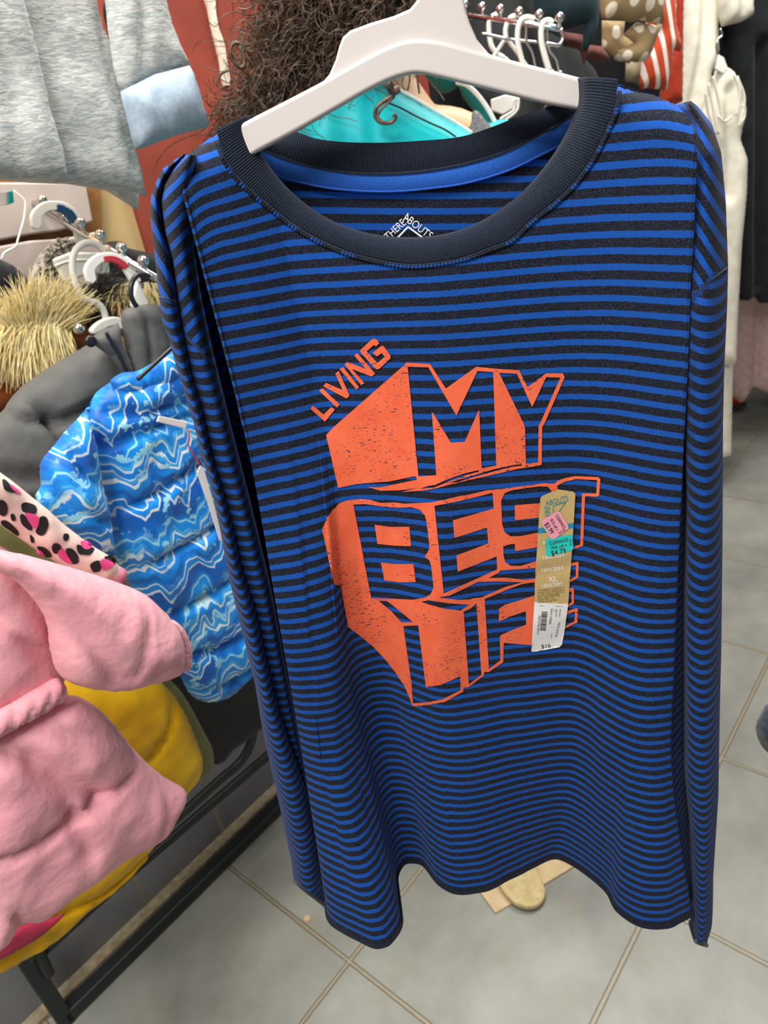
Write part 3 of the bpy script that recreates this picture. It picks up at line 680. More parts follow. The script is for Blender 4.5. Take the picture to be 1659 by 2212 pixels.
# dark tiled dado with its grout lines
md = M('dark_wall_tile', .4, 0, .4); mp2 = md.n('ShaderNodeMapping'); md.l(md.n('ShaderNodeNewGeometry').outputs['Position'], mp2.inputs[0]); mp2.inputs['Rotation'].default_value = (0, 0, -(math.pi/2-YAW))
sx2 = md.n('ShaderNodeSeparateXYZ'); md.l(mp2.outputs[0], sx2.inputs[0])
f = md.val('FRACT', md.val('DIVIDE', md.val('SUBTRACT', sx2.outputs[0], .075), .228)); g1 = md.val('MINIMUM', f, md.val('SUBTRACT', 1., f))
md.col(md.mix(md.ramp(g1, .022, .012), md.mix(md.ramp(md.noise(4, 4), .35, .65), srgb(112, 112, 114), srgb(134, 133, 133)), srgb(140, 128, 108)))
structure(quad_uv('wall_left', -1.6, 5.2, VW, VW+.016, 0, .95, md.m))
structure(quad_uv('baseboard_left', -1.6, 5.2, VW, VW+.045, 0, .012, cloth('sandy_mortar', srgb(168, 154, 128), srgb(140, 126, 100), 60, .9, 0, .4)))
wl = wall_plane(VW+.016)
pl_tr = [(436,-20),(462,-20),(465,30),(470,60),(478,80),(484,100),(487,122),(490,140),(494,165),(497,185),(484,186),(478,165),(476,140),(472,120),(468,105),(462,80),(455,50),(448,15)]
o = slab('trim_1', pl_tr, wl, .008, MAT_PLASTER, None, .001); structure(o)
MAT_BOARD = cloth('pale_mauve_board', srgb(190, 176, 168), srgb(172, 158, 150), 5, .6, 0, .02); MAT_WOOD = cloth('brown_wood', srgb(150, 104, 58), srgb(128, 86, 46), 30, .6, 0, .1)
wb = wall_plane(VW+.03)
t = thing('wall_board', wb.hit([(90, 500)])[0], 'pale mauve display board on the wall behind the waterfall arm', 'board')
slab('panel', [(-60,395),(180,395),(196,480),(120,500),(60,508),(-60,530)], wb, .02, MAT_BOARD, t, .004)
t2 = thing('wall_board', wb.hit([(90, 560)])[0], 'lower pale mauve display board above the black coat', 'board')
slab('panel', [(-60,542),(62,520),(130,516),(210,500),(218,640),(-60,700)], wb, .02, MAT_BOARD, t2, .004)
structure(slab('trim_2', [(-60,380),(214,380),(222,700),(-60,730)], wall_plane(VW+.014), .01, MAT_WOOD, None, 0))

# ================================================================ rack with the chrome waterfall arm
MAT_BLACK = plain('black_powder_coat', srgb(30, 36, 36), .42, 0, .5); MAT_CHROME = plain('chrome', (.75, .75, .76, 1), .12, 1.)
MAT_WPL = M('milky_plastic', .35, 0, .45); MAT_WPL.col(srgb(232, 230, 222)); MAT_WPL = MAT_WPL.m
MAT_BPL = plain('black_plastic', srgb(30, 30, 34), .3, 0, .5)
def wpx(px, v): return wall_plane(v).hit([px])[0]
rk = thing('clothes_rack', uv_to_xy(.5, -1.2), 'black metal clothes rack standing against the dark tiled wall', 'rack')
r0 = wpx((128, 2183), -1.19); r0[2] = .022
def uvp(u, v, z): p = uv_to_xy(u, v); return np.array([p[0], p[1], z])
u0 = r0 @ AU
def barbox(name, a, b, w, m, parent):
    a = np.asarray(a); b = np.asarray(b); d = (b-a)/np.linalg.norm(b-a); up = np.array([0, 0, 1.]) if abs(d[2]) < .8 else AU; s = np.cross(d, up); s /= np.linalg.norm(s); t_ = np.cross(s, d)
    V = [p+s*i*w/2+t_*k*w/2 for p in (a, b) for i, k in ((-1, -1), (1, -1), (1, 1), (-1, 1))]
    o = mk(name, V, [(3, 2, 1, 0), (4, 5, 6, 7), (0, 1, 5, 4), (1, 2, 6, 5), (2, 3, 7, 6), (3, 0, 4, 7)], m, parent, smooth=False)
    bv = o.modifiers.new('b', 'BEVEL'); bv.width = .003; bv.segments = 2; return o
barbox('base_bar', uvp(u0, -1.19, .020), uvp(1.35, -1.19, .020), .030, MAT_BLACK, rk)
barbox('upright', uvp(u0, -1.19, .0), uvp(u0, -1.19, 1.75), .030, MAT_BLACK, rk)
barbox('upright', uvp(1.35, -1.19, .0), uvp(1.35, -1.19, 1.75), .030, MAT_BLACK, rk)
lp = wall_plane(-1.15)
mk('side_rail', *tube_px([(60,2075),(85,2030),(110,2003),(250,1880),(400,1752),(480,1680),(520,1645),(540,1610),(548,1565),(545,1500),(530,1400),(505,1250)], lp, 10, 10, 6), MAT_BLACK, rk)
mk('lower_rail', *tube_px([(78,2045),(106,2105)], wall_plane(-1.17), 12, 8, 4), MAT_BLACK, rk)
mk('lower_rail', *tube_px([(90,2060),(250,1915),(400,1785),(560,1648),(680,1545)], wall_plane(-1.18), 10, 10, 5), MAT_BLACK, rk)
AR = .602
arm0, arm1 = uvp(AR, -1.26, 1.478), uvp(AR, -.925, 1.335)
arm = mk('waterfall_arm', *tube(np.array([arm0, arm1]), .0055, 10), MAT_CHROME, rk)
for s_, q in enumerate((.02, .16, .30, .44, .58, .72, .86, 1.0)):
    p = arm0+(arm1-arm0)*q; P = p+np.array([0, 0, .016])
    V1, F1 = ball(P, .0085); V2, F2 = tube(np.array([p, P]), .003, 8)
    mk('ball_stop', *join([(V1, F1), (V2, F2)]), MAT_CHROME, arm)
V1, F1 = ball(arm1+AV*.005, .0065); mk('end_cap', V1, F1, MAT_CHROME, arm)

# ---- hooks on the arm (traced; each hangs in its own plane across the arm)
def hook(name, pts, v, rpx, m, label, group='hangers on the waterfall arm', k=8, n=12, cap=None):
    pl = wall_plane(v); V, Fc = tube_px(pts, pl, rpx, n, k)
    t = thing(name, V[0], label, 'hanger', group); mk('hook', V, Fc, m, t)
    return t, pl
MAT_CAPB = plain('navy_size_cap', srgb(20, 70, 110), .4); MAT_CAPR = plain('red_size_cap', srgb(178, 52, 66), .4)
def flat_hook(pts, v, w, m, label):
    pl = wall_plane(v); c = catmull(pts, 40); d = np.gradient(c, axis=0); nn = np.stack([-d[:, 1], d[:, 0]], 1); nn /= np.linalg.norm(nn, axis=1)[:, None]
    w = np.interp(np.linspace(0, 1, 40), np.linspace(0, 1, len(w)), w)[:, None]
    e = [c[0]-d[0]/np.linalg.norm(d[0])*w[0]*.7]
    out = np.r_[c+nn*w, (c-nn*w)[::-1], e]
    t = thing('hanger', pl.hit([pts[0]])[0], label, 'hanger', 'hangers on the waterfall arm')
    slab('hook', out, pl, .009, m, t, .002)
    return t, pl, c, nn, w
t, pl, c, nn, w = flat_hook([(78,490),(77,470),(90,452),(108,445),(130,446),(150,457),(164,478),(172,505),(180,535)], -1.135, [11,12,11.5,10.5,10.5,10.5,11,11,11], MAT_WPL, 'flat white plastic hanger hook with a navy size cap')
cap = slab('size_cap', np.r_[c[15:28]+nn[15:28]*12, (c[15:28]-nn[15:28]*3)[::-1]], pl, .012, MAT_CAPB, t, .001); 
def on_pl(pl, off): return lambda P, lift=0.: pl.hit(P)+pl.n*(off+lift)
letters('lettering', [('5T', (137, 447), (148, 455), 7)], MAT_WINK, t, on_pl(pl, .0065), 0.)
t, pl, c, nn, w = flat_hook([(197,607),(192,585),(203,566),(222,556),(245,556),(268,570),(282,590),(295,612)], -1.01, [10,11,11,10,10,10,10,10], MAT_WPL, 'flat white plastic hanger hook with a red size cap')
slab('size_cap', np.r_[c[15:30]+nn[15:30]*11.5, (c[15:30]-nn[15:30]*2)[::-1]], pl, .012, MAT_CAPR, t, .001)
letters('lettering', [('XS', (252, 555), (265, 564), 8)], MAT_WINK, t, on_pl(pl, .0065), 0.)
slab('neck', [(283,640),(292,605),(302,620),(320,658),(300,668),(284,664)], wall_plane(-1.0), .012, MAT_WPL, t, .003)
t, pl = hook('hanger', [(228,545),(212,530),(190,524),(170,533),(158,552),(156,578),(163,610),(172,638),(190,650),(210,655),(222,668),(228,690),(227,700)], -1.06, 7.2, MAT_WPL, 'thick white hanger with a kinked hook above the grey puffer')
slab('shoulder_bar', smooth_poly([(194,712),(212,694),(240,684),(262,690),(262,712),(240,705),(215,716),(200,722)], 4), wall_plane(-1.03), .012, MAT_WPL, t, .003)
t, pl = hook('hanger', [(322,596),(306,592),(293,598),(284,615),(283,635),(290,655),(296,662)], -.945, 5.5, MAT_BPL, 'black plastic hanger on the last ball of the arm')
mk('shoulder_bar', *tube_px([(297,820),(334,786),(371,752),(400,726)], wall_plane(-.835), 5, 8, 4), MAT_BPL, t)
MAT_CLEAR = M('clear_plastic', .2, 0, .5, 0, .55); MAT_CLEAR.col(srgb(232, 228, 226)); MAT_CLEAR = MAT_CLEAR.m
t = thing('hanger', wpx((160, 590), -1.12), 'pale translucent hanger bar behind the kinked white hook', 'hanger', 'hangers on the waterfall arm')
slab('shoulder_bar', [(112,560),(150,545),(232,545),(236,592),(180,596),(138,610)], wall_plane(-1.10), .010, MAT_WPL, t, .004)
mk('ridge', *tube_px([(118,575),(150,564),(232,563)], wall_plane(-1.095), 2.5, 8, 4), MAT_WPL, t)
tag(mk('hanging_cord', *tube_px([(30,412),(55,440),(52,470),(38,520),(35,530),(8,548),(3,560)], wall_plane(-1.2), 2.2, 8, 8), MAT_WPL, None), 'thin cream cord hanging in front of the mauve boards', 'cord')
cl = thing('plastic_clip', wpx((14, 430), -1.1), 'small clear and turquoise clip under the grey top', 'clip')
slab('body', [(-20,415),(14,415),(14,443),(-20,447)], wall_plane(-1.1), .01, MAT_CLEAR, cl, .001)
slab('jaw', [(14,414),(24,413),(27,438),(14,443)], wall_plane(-1.1), .012, plain('turquoise_plastic', srgb(20, 165, 165), .3), cl, .001)

# ================================================================ strands (fur and hair)
def strands(items, n=3):
    return join([tube(P, r, n, False) for P, r in items])
def fur_px(poly, pl, count, root, length, rad, shift=.0, spread=.35, droop=.4, seed=1, tip=.15, seg=5, wave=0., nn=.55):
    """tufts growing on a traced patch, pointing away from the traced root point"""
    R = np.random.default_rng(seed); P = np.asarray(poly, float); lo, hi = P.min(0), P.max(0); out = []
    Rt = pl.hit([root])[0]
    while len(out) < count:
        q = lo+(hi-lo)*R.random(2)
        if not inside(q[None], P)[0]: continue
        b = pl.hit([q])[0]; d = b-Rt; d /= max(1e-6, np.linalg.norm(d)); d = d+pl.n*nn+spread*R.normal(size=3); d /= np.linalg.norm(d)
        L = length*(.6+.7*R.random()); pts = [b+pl.n*shift*R.random()]
        side = np.cross(d, pl.n); ph = R.random()*6.28
        for s in range(seg):
            d = d+np.array([0, 0, -droop/seg])+side*wave*math.sin(ph+s*1.3); d /= np.linalg.norm(d); pts.append(pts[-1]+d*L/seg)
        out.append((np.array(pts), np.linspace(rad, rad*tip, seg+1)))
    return out

# ================================================================ coats on the arm
MAT_BLKCLOTH = cloth('black_nylon', srgb(26, 27, 32), srgb(18, 18, 22), 30, .55, .1, .2)
MAT_FUR = cloth('blond_fur', srgb(255, 242, 190), srgb(246, 222, 150), 50, .7, .2, .1); MAT_DFUR = cloth('brown_black_fur', srgb(62, 54, 44), srgb(36, 32, 28), 120, .8, .2, .1)
MAT_RUST = cloth('rust_suede', srgb(164, 86, 36), srgb(140, 70, 28), 60, .85, .2, .2)
MAT_GREYP = cloth('grey_nylon', srgb(102, 101, 98), srgb(90, 90, 88), 25, .6, .1, .4, 40, .2, None, .004)
MAT_SHERPA = cloth('grey_teddy_fleece', srgb(188, 180, 166), srgb(104, 98, 90), 130, .95, .3, .8, 220)
k = thing('black_coat', wpx((40, 680), -1.16), 'black padded coat at the far left behind the blond fur hood', 'coat', None)
inflate('body', [(-90,545),(-20,555),(30,575),(75,620),(110,680),(100,800),(-90,820)], wall_plane(-1.22), MAT_BLKCLOTH, k, .02, .05, .012, [([(0,640),(90,700)], .012, .008), ([(-20,700),(60,740)], .012, .008)], (.004, 14))
k = thing('black_coat', wpx((280, 570), -1.17), 'black coat behind the hanger with the red size cap', 'coat', None)
inflate('body', [(215,540),(232,523),(262,522),(275,535),(330,548),(370,560),(380,700),(230,700),(212,610)], wall_plane(-1.225), MAT_BLKCLOTH, k, .016, .04, .012, (), (.004, 14))
k = thing('teddy_coat', wpx((110, 620), -1.10), 'grey teddy fleece coat with a curled collar behind the blond fur', 'coat', None)
sh = [(66,650),(66,610),(74,570),(96,538),(122,518),(142,515),(150,528),(146,546),(126,560),(114,582),(134,612),(164,648),(176,700),(110,720),(78,690)]
inflate('collar', sh, wall_plane(-1.15), MAT_SHERPA, k, .022, .022, .0045, (), (.010, 75))
Rr = np.random.default_rng(5); it = []
for q in range(520):
    while True:
        p = np.array([66+112*Rr.random(), 512+200*Rr.random()])
        if inside(p[None], np.array(sh, float))[0]: break
    b = wall_plane(-1.15).hit([p])[0]+wall_plane(-1.1).n*(.016+.008*Rr.random()); a1, a2 = Rr.normal(size=3), Rr.normal(size=3); a1 /= np.linalg.norm(a1); a2 /= np.linalg.norm(a2)
    it.append((np.array([b+.0045*(math.cos(x)*a1+math.sin(x)*a2) for x in np.linspace(0, 4.6, 7)]), .0016))
fz = mk('fleece_curls', *strands(it, 4), MAT_SHERPA, k); fz['kind'] = 'stuff'
inflate('body', [(120,640),(190,620),(220,700),(230,800),(150,820),(100,720)], wall_plane(-1.17), MAT_BLKCLOTH, k, .02, .03, .01, (), (.006, 40))
# coat with blond fur hood, rust inside
k = thing('fur_hooded_coat', wpx((80, 780), -1.06), 'rust coat with a long blond fur hood trim beside the grey puffer', 'coat', None)
inflate('body', [(-90,800),(-20,810),(30,795),(90,790),(70,850),(0,900),(-90,940)], wall_plane(-1.095), MAT_RUST, k, .03, .04, .01, (), (.004, 18))
inflate('hood', [(20,690),(60,670),(110,680),(160,680),(180,690),(192,720),(190,750),(150,775),(80,800),(20,790)], wall_plane(-1.10), MAT_RUST, k, .02, .03, .008, (), (.003, 18))
fq = [(-30,715),(20,680),(60,655),(105,660),(145,680),(160,715),(140,752),(80,765),(40,762),(0,760),(-30,755)]
fp = [(-10,700),(20,672),(60,650),(110,660),(150,690),(150,730),(125,762),(85,775),(40,775),(0,772),(-30,765)]
inflate('fur_base', fp, wall_plane(-1.09), MAT_FUR, k, .022, .03, .008, (), (.006, 30))
_b = MAT_FUR.node_tree.nodes['Principled BSDF']; _b.inputs['Subsurface Weight'].default_value = .0; _b.inputs['Subsurface Radius'].default_value = (.02, .018, .012)
fu = mk('fur_trim', *strands(fur_px([(20,705),(60,668),(110,664),(155,685),(158,712),(120,725),(60,728),(15,730)], wall_plane(-1.072), 800, (95, 790), .050, .0015, .006, .20, .25, 3, .15, 6, .14, .22)+fur_px([(-40,725),(10,700),(60,690),(120,695),(152,715),(140,748),(95,765),(40,764),(-30,760)], wall_plane(-1.068), 1300, (125, 600), .050, .0016, .006, .20, .5, 4, .15, 6, .14, .25)), MAT_FUR, k); fu['kind'] = 'stuff'
mk('snap', *join([ball(wpx((170, 710), -1.03), .008)]), MAT_CHROME, k)
k = thing('fur_hooded_coat', wpx((270, 660), -1.11), 'coat with dark and blond fur behind the black hanger hook', 'coat', None)
fp2 = [(176,640),(200,612),(250,600),(300,610),(350,620),(355,680),(300,720),(250,720),(200,700)]
inflate('fur_base', fp2, wall_plane(-1.125), MAT_DFUR, k, .02, .03, .01, (), (.006, 40))
fu = mk('fur_trim', *strands(fur_px([(176,640),(200,610),(240,605),(240,700),(200,715),(180,690)], wall_plane(-1.108), 420, (215, 640), .035, .0011, .01, .4, .5, 8, .3, 5, .2)), MAT_DFUR, k); fu['kind'] = 'stuff'
fu = mk('fur_trim', *strands(fur_px([(238,615),(300,605),(350,615),(355,665),(290,672),(245,660)], wall_plane(-1.108), 420, (320, 600), .04, .0010, .01, .3, .6, 9, .2, 5, .1)), MAT_FUR, k); fu['kind'] = 'stuff'; fu['label'] = 'blond fur'
inflate('lining', [(236,664),(262,650),(282,660),(275,690),(250,695)], wall_plane(-1.10), MAT_RUST, k, .008, .01, .006)

k = thing('puffer_jacket', wpx((180, 940), -1.0), 'charcoal grey puffer jacket behind the blue printed jacket', 'jacket', None)
gp = wall_plane(-1.015)
inflate('body', [(200,738),(212,726),(240,760),(285,815),(320,800),(385,780),(430,900),(380,1010),(300,1060),(180,1125),(60,1130),(-60,1120),(-80,1000),(-60,935),(0,893),(30,852),(70,818),(120,785)], gp, MAT_GREYP, k, .040, .055, .009,
 [([(27,852),(78,893),(90,913),(111,961)], .014, .007), ([(-40,893),(0,897),(84,909)], .014, .007), ([(93,912),(140,890),(199,859),(260,830)], .014, .007), ([(0,1020),(60,1030),(140,1010)], .010, .012), ([(-20,1090),(60,1075),(130,1060)], .012, .01)], (.006, 12))
inflate('collar', [(262,692),(268,670),(300,660),(332,657),(354,670),(372,740),(385,800),(330,812),(290,815),(275,770)], wall_plane(-.975), MAT_GREYP, k, .016, .02, .006, [([(300,660),(312,740),(320,810)], .008, .005), ([(340,662),(352,720),(365,790)], .008, .005)], (.003, 30))
inflate('collar', [(198,738),(214,716),(238,706),(256,700),(262,735),(280,780),(288,815),(262,800),(236,770)], wall_plane(-.970), MAT_GREYP, k, .014, .018, .006, [([(229,716),(240,740),(263,780),(280,812)], .006, .004)], (.003, 30))
mk('zip', *tube_px([(229,718),(240,738),(258,768),(270,795),(279,818)], wall_plane(-.955), 4, 6, 6), MAT_BPL, k)
V1, F1 = ball((0, 0, 0), 1, 16); sp = wpx((196, 737), -.962)
Rb = np.stack([AU, np.array([0, 0, 1.]), AV]); mk('snap_button', (V1*[.0085, .0085, .004]) @ Rb+sp, F1, MAT_BPL, k)

# ---- blue zigzag jacket
mz = M('blue_zigzag_print', .42, .1, .35); u_, v_ = mz.uv()
cb = mz.n('ShaderNodeCombineXYZ'); mz.l(u_, cb.inputs[0]); mz.l(v_, cb.inputs[1])
nA = mz.noise(9, 2, cb.outputs[0]); nB = mz.noise(28, 3, cb.outputs[0]); nC = mz.noise(55, 4, cb.outputs[0], .6)
tri = mz.val('PINGPONG', mz.val('ADD', u_, mz.val('MULTIPLY', nA, .05)), .034); tri2 = mz.val('PINGPONG', mz.val('ADD', u_, mz.val('MULTIPLY', nB, .02)), .012)
yy = mz.val('ADD', mz.val('ADD', v_, mz.val('MULTIPLY', u_, -.10)), mz.val('ADD', mz.val('MULTIPLY', tri, .8), mz.val('ADD', mz.val('MULTIPLY', tri2, .75), mz.val('MULTIPLY', nA, .09))))
fr = mz.val('FRACT', mz.val('DIVIDE', yy, .135))
cr = mz.n('ShaderNodeValToRGB'); cr.color_ramp.interpolation = 'LINEAR'; el = cr.color_ramp.elements
DB, MB_, LB, PB, WB = srgb(10, 98, 190), srgb(20, 142, 232), srgb(76, 184, 238), srgb(150, 218, 240), srgb(226, 242, 248)
stops = [(.0, DB), (.10, DB), (.11, WB), (.125, WB), (.135, MB_), (.20, MB_), (.208, WB), (.222, WB), (.23, MB_), (.33, DB), (.40, MB_), (.47, MB_), (.475, WB), (.515, WB), (.52, MB_), (.57, LB), (.575, WB), (.585, WB), (.59, MB_), (.66, MB_), (.665, WB), (.70, PB), (.705, MB_), (.74, LB), (.75, MB_), (.84, MB_), (.85, PB), (.87, PB), (.88, MB_), (.97, DB)]
el[0].position, el[0].color = stops[0]; el[1].position, el[1].color = stops[-1]
for p_, c__ in stops[1:-1]: q = el.new(p_); q.color = c__
mz.l(fr, cr.inputs[0])
patch = mz.ramp(nC, .57, .60); deep = mz.ramp(nB, .56, .66)
mz.col(mz.mix(mz.val('MULTIPLY', patch, mz.ramp(nA, .45, .55)), mz.mix(mz.val('MULTIPLY', deep, .55), cr.outputs[0], DB), PB)); mz.bump(mz.noise(900, 2), .15, .0005)
k = thing('printed_jacket', wpx((330, 1150), -.93), 'bright blue puffer jacket with white zigzag print beside the striped shirt', 'jacket', None)
bp = wall_plane(-.880)
Q = lambda *a: (list(a), .013, .006)
inflate('body', [(247,822),(282,819),(330,790),(372,772),(402,772),(440,850),(490,1000),(540,1250),(562,1400),(541,1450),(496,1497),(458,1515),(430,1512),(406,1492),(380,1440),(330,1350),(282,1263),(243,1185),(225,1060),(195,980),(186,905),(205,852)], bp, mz.m, k, .034, .045, .008,
 [Q((195,884),(282,888),(356,870),(420,850)), Q((190,963),(282,928),(374,896),(450,880)), Q((219,1104),(317,1055),(405,995),(480,950)), Q((271,1224),(353,1182),(451,1127),(520,1090)), Q((356,1312),(440,1270),(520,1210)), Q((402,1400),(460,1385),(545,1345)), Q((414,1484),(470,1465),(550,1425))], (.005, 20))
inflate('sleeve', [(200,861),(184,886),(141,932),(116,963),(90,995),(86,1027),(88,1048),(77,1080),(110,1122),(170,1168),(215,1200),(236,1204),(243,1190),(236,1120),(212,1010),(204,960),(190,905)], wall_plane(-.853), mz.m, k, .030, .04, .007, [Q((86,1050),(150,1100),(232,1130)), Q((120,960),(160,1010),(222,1060))], (.006, 22))
inflate('collar', [(238,826),(262,806),(300,800),(350,770),(380,752),(402,768),(408,800),(350,846),(300,850),(262,850)], wall_plane(-.865), mz.m, k, .014, .018, .006, (), (.004, 30))
MAT_WTAB = plain('white_tape', srgb(232, 228, 222), .5)
slab('chest_tab', [(338,911),(343,898),(404,911),(400,926)], wall_plane(-.838), .003, MAT_WTAB, k, .001)
mk('drawcord', *tube_px([(409,930),(407,958),(420,985),(432,1006)], wall_plane(-.835), 1.6, 6, 5), plain('red_cord', srgb(196, 44, 60), .6), k)
slab('hang_tag', [(425,1021),(432,1005),(440,1012),(462,1090),(480,1165),(474,1168),(450,1090)], wall_plane(-.835), .002, MAT_WHITEPAPER, k, .0005)
# ---- black trousers below
k = thing('black_trousers', wpx((480, 1540), -1.06), 'black trousers hanging below the blue printed jacket', 'trousers', None)
inflate('legs', [(300,1380),(420,1420),(560,1440),(585,1540),(540,1590),(500,1620),(462,1650),(400,1560),(330,1480)], wall_plane(-1.09), MAT_BLKCLOTH, k, .02, .03, .012, (), (.003, 14))
# ---- olive, yellow, leopard, pink
MAT_OLIVE = cloth('olive_nylon', srgb(116, 112, 66), srgb(100, 96, 54), 25, .55, .1, .12)
k = thing('olive_jacket', wpx((200, 1500), -.99), 'olive green jacket mostly hidden behind the yellow one', 'jacket', None)
inflate('body', [(-90,1100),(40,1128),(120,1205),(340,1440),(395,1500),(440,1580),(460,1622),(456,1656),(420,1690),(330,1740),(200,1760),(-90,1600)], wall_plane(-.955), MAT_OLIVE, k, .016, .04, .011, [([(410,1690),(440,1650),(462,1640)], .006, .005)], (.004, 14))
MAT_YEL = cloth('mustard_nylon', srgb(226, 178, 16), srgb(208, 158, 10), 20, .5, .1, .5, 40, .2, None, .004)
k = thing('yellow_jacket', wpx((200, 1800), -.92), 'mustard yellow puffer jacket under the pink one', 'jacket', None)
yp = wall_plane(-.90)
inflate('body', [(90,1470),(230,1470),(330,1470),(365,1490),(395,1535),(428,1615),(432,1650),(418,1685),(385,1725),(330,1815),(280,1870),(200,1940),(100,1995),(0,2030),(-90,2050),(-90,1560)], yp, MAT_YEL, k, .035, .05, .010,
 [([(362,1490),(352,1540),(330,1585),(300,1620)], .012, .006), ([(430,1640),(400,1660),(330,1760)], .008, .006), ([(310,1850),(200,1915),(60,1975)], .006, .006)], (.005, 16))
inflate('hem', [(-90,2070),(0,2034),(60,2003),(140,1968),(230,1915),(300,1855),(318,1838),(312,1855),(250,1920),(180,1975),(110,2035),(40,2078),(0,2098),(-60,2120),(-90,2125)], wall_plane(-.88), MAT_YEL, k, .012, .014, .006, (), (.005, 40))
MAT_MAG = cloth('magenta_lining', srgb(178, 46, 78), srgb(150, 34, 64), 20, .6, .1, .1)
inflate('lining', [(-60,2060),(0,2028),(50,1998),(100,1987),(140,1974),(115,2000),(60,2040),(0,2072),(-60,2098)], wall_plane(-.855), MAT_MAG, k, .006, .008, .006, (), (.002, 20))
ml = M('pale_pink_cloth', .6, .1, .3); ml.col(srgb(240, 208, 196)); ml.bump(ml.noise(300, 2), .15, .0005)
k = thing('leopard_jacket', wpx((120, 1150), -.86), 'pale pink jacket sleeve with black and magenta leopard spots', 'jacket', None)
lpz = wall_plane(-.775); cl_ = catmull([(-60,1040),(0,1078),(60,1122),(120,1168),(180,1208),(225,1230),(248,1243)], 60); rad = np.interp(np.linspace(0, 1, 60), [0, .2, .5, .8, .93, 1], [50, 45, 40, 34, 30, 20])
dpt = (lpz.hit(cl_)-CAM) @ FW; Vt, Ft = tube(lpz.hit(cl_), rad*dpt/F, 28)
Vt = Vt+np.cross(np.tile([0, 0, 1.], (len(Vt), 1)), AV)*0+.0028*fnoise(Vt, 38)[:, None]*AV
sl = mk('sleeve', Vt, Ft, ml.m, k)
BL_ = BVHTree.FromPolygons([tuple(v) for v in Vt], [tuple(f) for f in Ft])
def on_leo(P, lift=0.):
    d = rays(P); d /= np.linalg.norm(d, axis=1)[:, None]; out = []; last = 1.
    for i in range(len(P)):
        h = BL_.ray_cast(Vector(CAM), Vector(d[i])); last = h[3] or last; out.append(CAM+d[i]*(last-lift))
    return np.array(out)
q_ = lambda P: T((0, 780), 280/1239, P)
blk = [[(25,1130),(60,1140),(110,1190),(165,1230),(140,1255),(60,1240),(30,1190)], [(0,1330),(50,1345),(75,1410),(60,1470),(10,1478),(-30,1400)], [(100,1470),(130,1460),(150,1500),(140,1532),(110,1520)], [(10,1530),(60,1525),(130,1580),(178,1640),(165,1672),(90,1620),(20,1570)],
 [(205,1370),(250,1350),(330,1375),(355,1420),(330,1460),(250,1450),(212,1430)], [(190,1480),(225,1465),(290,1540),(310,1605),(280,1618),(210,1560)], [(385,1490),(440,1490),(465,1560),(430,1650),(380,1668),(340,1630),(370,1570)], [(610,1655),(650,1650),(662,1690),(630,1722),(605,1700)], [(500,1760),(540,1740),(585,1770),(570,1830),(520,1840),(498,1800)], [(630,1800),(690,1795),(745,1860),(750,1925),(700,1940),(650,1880)], [(732,1765),(765,1758),(830,1810),(800,1850),(750,1838)], [(820,1800),(880,1780),(903,1800),(860,1850),(808,1848)], [(865,1940),(930,1905),(970,1930),(960,2000),(900,2020),(868,1980)], [(1000,1870),(1060,1862),(1115,1905),(1110,1930),(1040,1930),(1010,1900)], [(285,1660),(320,1690),(325,1735),(295,1730)], [(355,1775),(420,1780),(480,1830),(490,1875),(430,1870),(370,1810)]]
mag = [[(240,1455),(330,1465),(370,1500),(365,1570),(330,1600),(280,1540)], [(555,1820),(610,1800),(650,1870),(690,1935),(640,1930),(570,1880)], [(770,1730),(820,1715),(880,1755),(850,1795),(800,1790)], [(955,1915),(1010,1890),(1090,1935),(1060,1975),(990,2000)], [(345,1810),(390,1815),(430,1870),(380,1858)], [(90,1175),(130,1195),(205,1260),(180,1265),(120,1225)]]
decal('spots', [smooth_poly(q_(p), 4) for p in blk], plain('black_spot_ink', srgb(30, 28, 30), .6), sl, step=5, lift=.0012, hit=on_leo)
decal('spot_centres', [smooth_poly(q_(p), 4) for p in mag], plain('magenta_spot_ink', srgb(232, 78, 140), .6), sl, step=5, lift=.0018, hit=on_leo)
MAT_PINKRIB = cloth('pink_rib', srgb(226, 138, 160), srgb(206, 112, 140), 200, .8, .2, .3)
mk('cuff', *tube(np.array([lpz.hit([p])[0] for p in ((236,1237),(250,1244),(259,1249))]), .0125, 16), MAT_PINKRIB, k)
MAT_PINK = cloth('pink_nylon', srgb(240, 172, 180), srgb(234, 162, 172), 8, .62, .1, .6, 38, .18, None, .005)
k = thing('pink_jacket', wpx((150, 1700), -.80), 'pale pink padded jacket with gathered waist at the left front', 'jacket', None)
pp = wall_plane(-.765)
G = lambda d_, w_, *a: (list(a), d_, w_)
inflate('bodice', [(-90,1175),(20,1190),(80,1260),(120,1380),(135,1440),(128,1475),(60,1505),(0,1535),(-90,1570)], pp, MAT_PINK, k, .040, .06, .009, [G(.012, .005, (-60,1300), (0,1345), (60,1390), (108,1418)), G(.008, .006, (95,1240), (92,1300), (90,1360))], (.006, 18))
inflate('sleeve', [(-60,1178),(30,1194),(60,1200),(200,1240),(300,1277),(345,1312),(378,1352),(388,1400),(384,1446),(345,1468),(300,1480),(240,1492),(160,1478),(122,1448),(108,1400),(95,1330),(40,1260),(-20,1225)], wall_plane(-.715), MAT_PINK, k, .048, .065, .0085,
 [G(.008, .0045, (98,1245), (95,1290), (92,1350)), G(.008, .0045, (284,1300), (278,1340), (265,1400), (247,1470)), G(.016, .010, (112,1320), (160,1375), (225,1450)), G(.008, .006, (300,1440), (340,1420), (365,1410)), G(.008, .006, (310,1460), (350,1440), (378,1430))], (.006, 18))
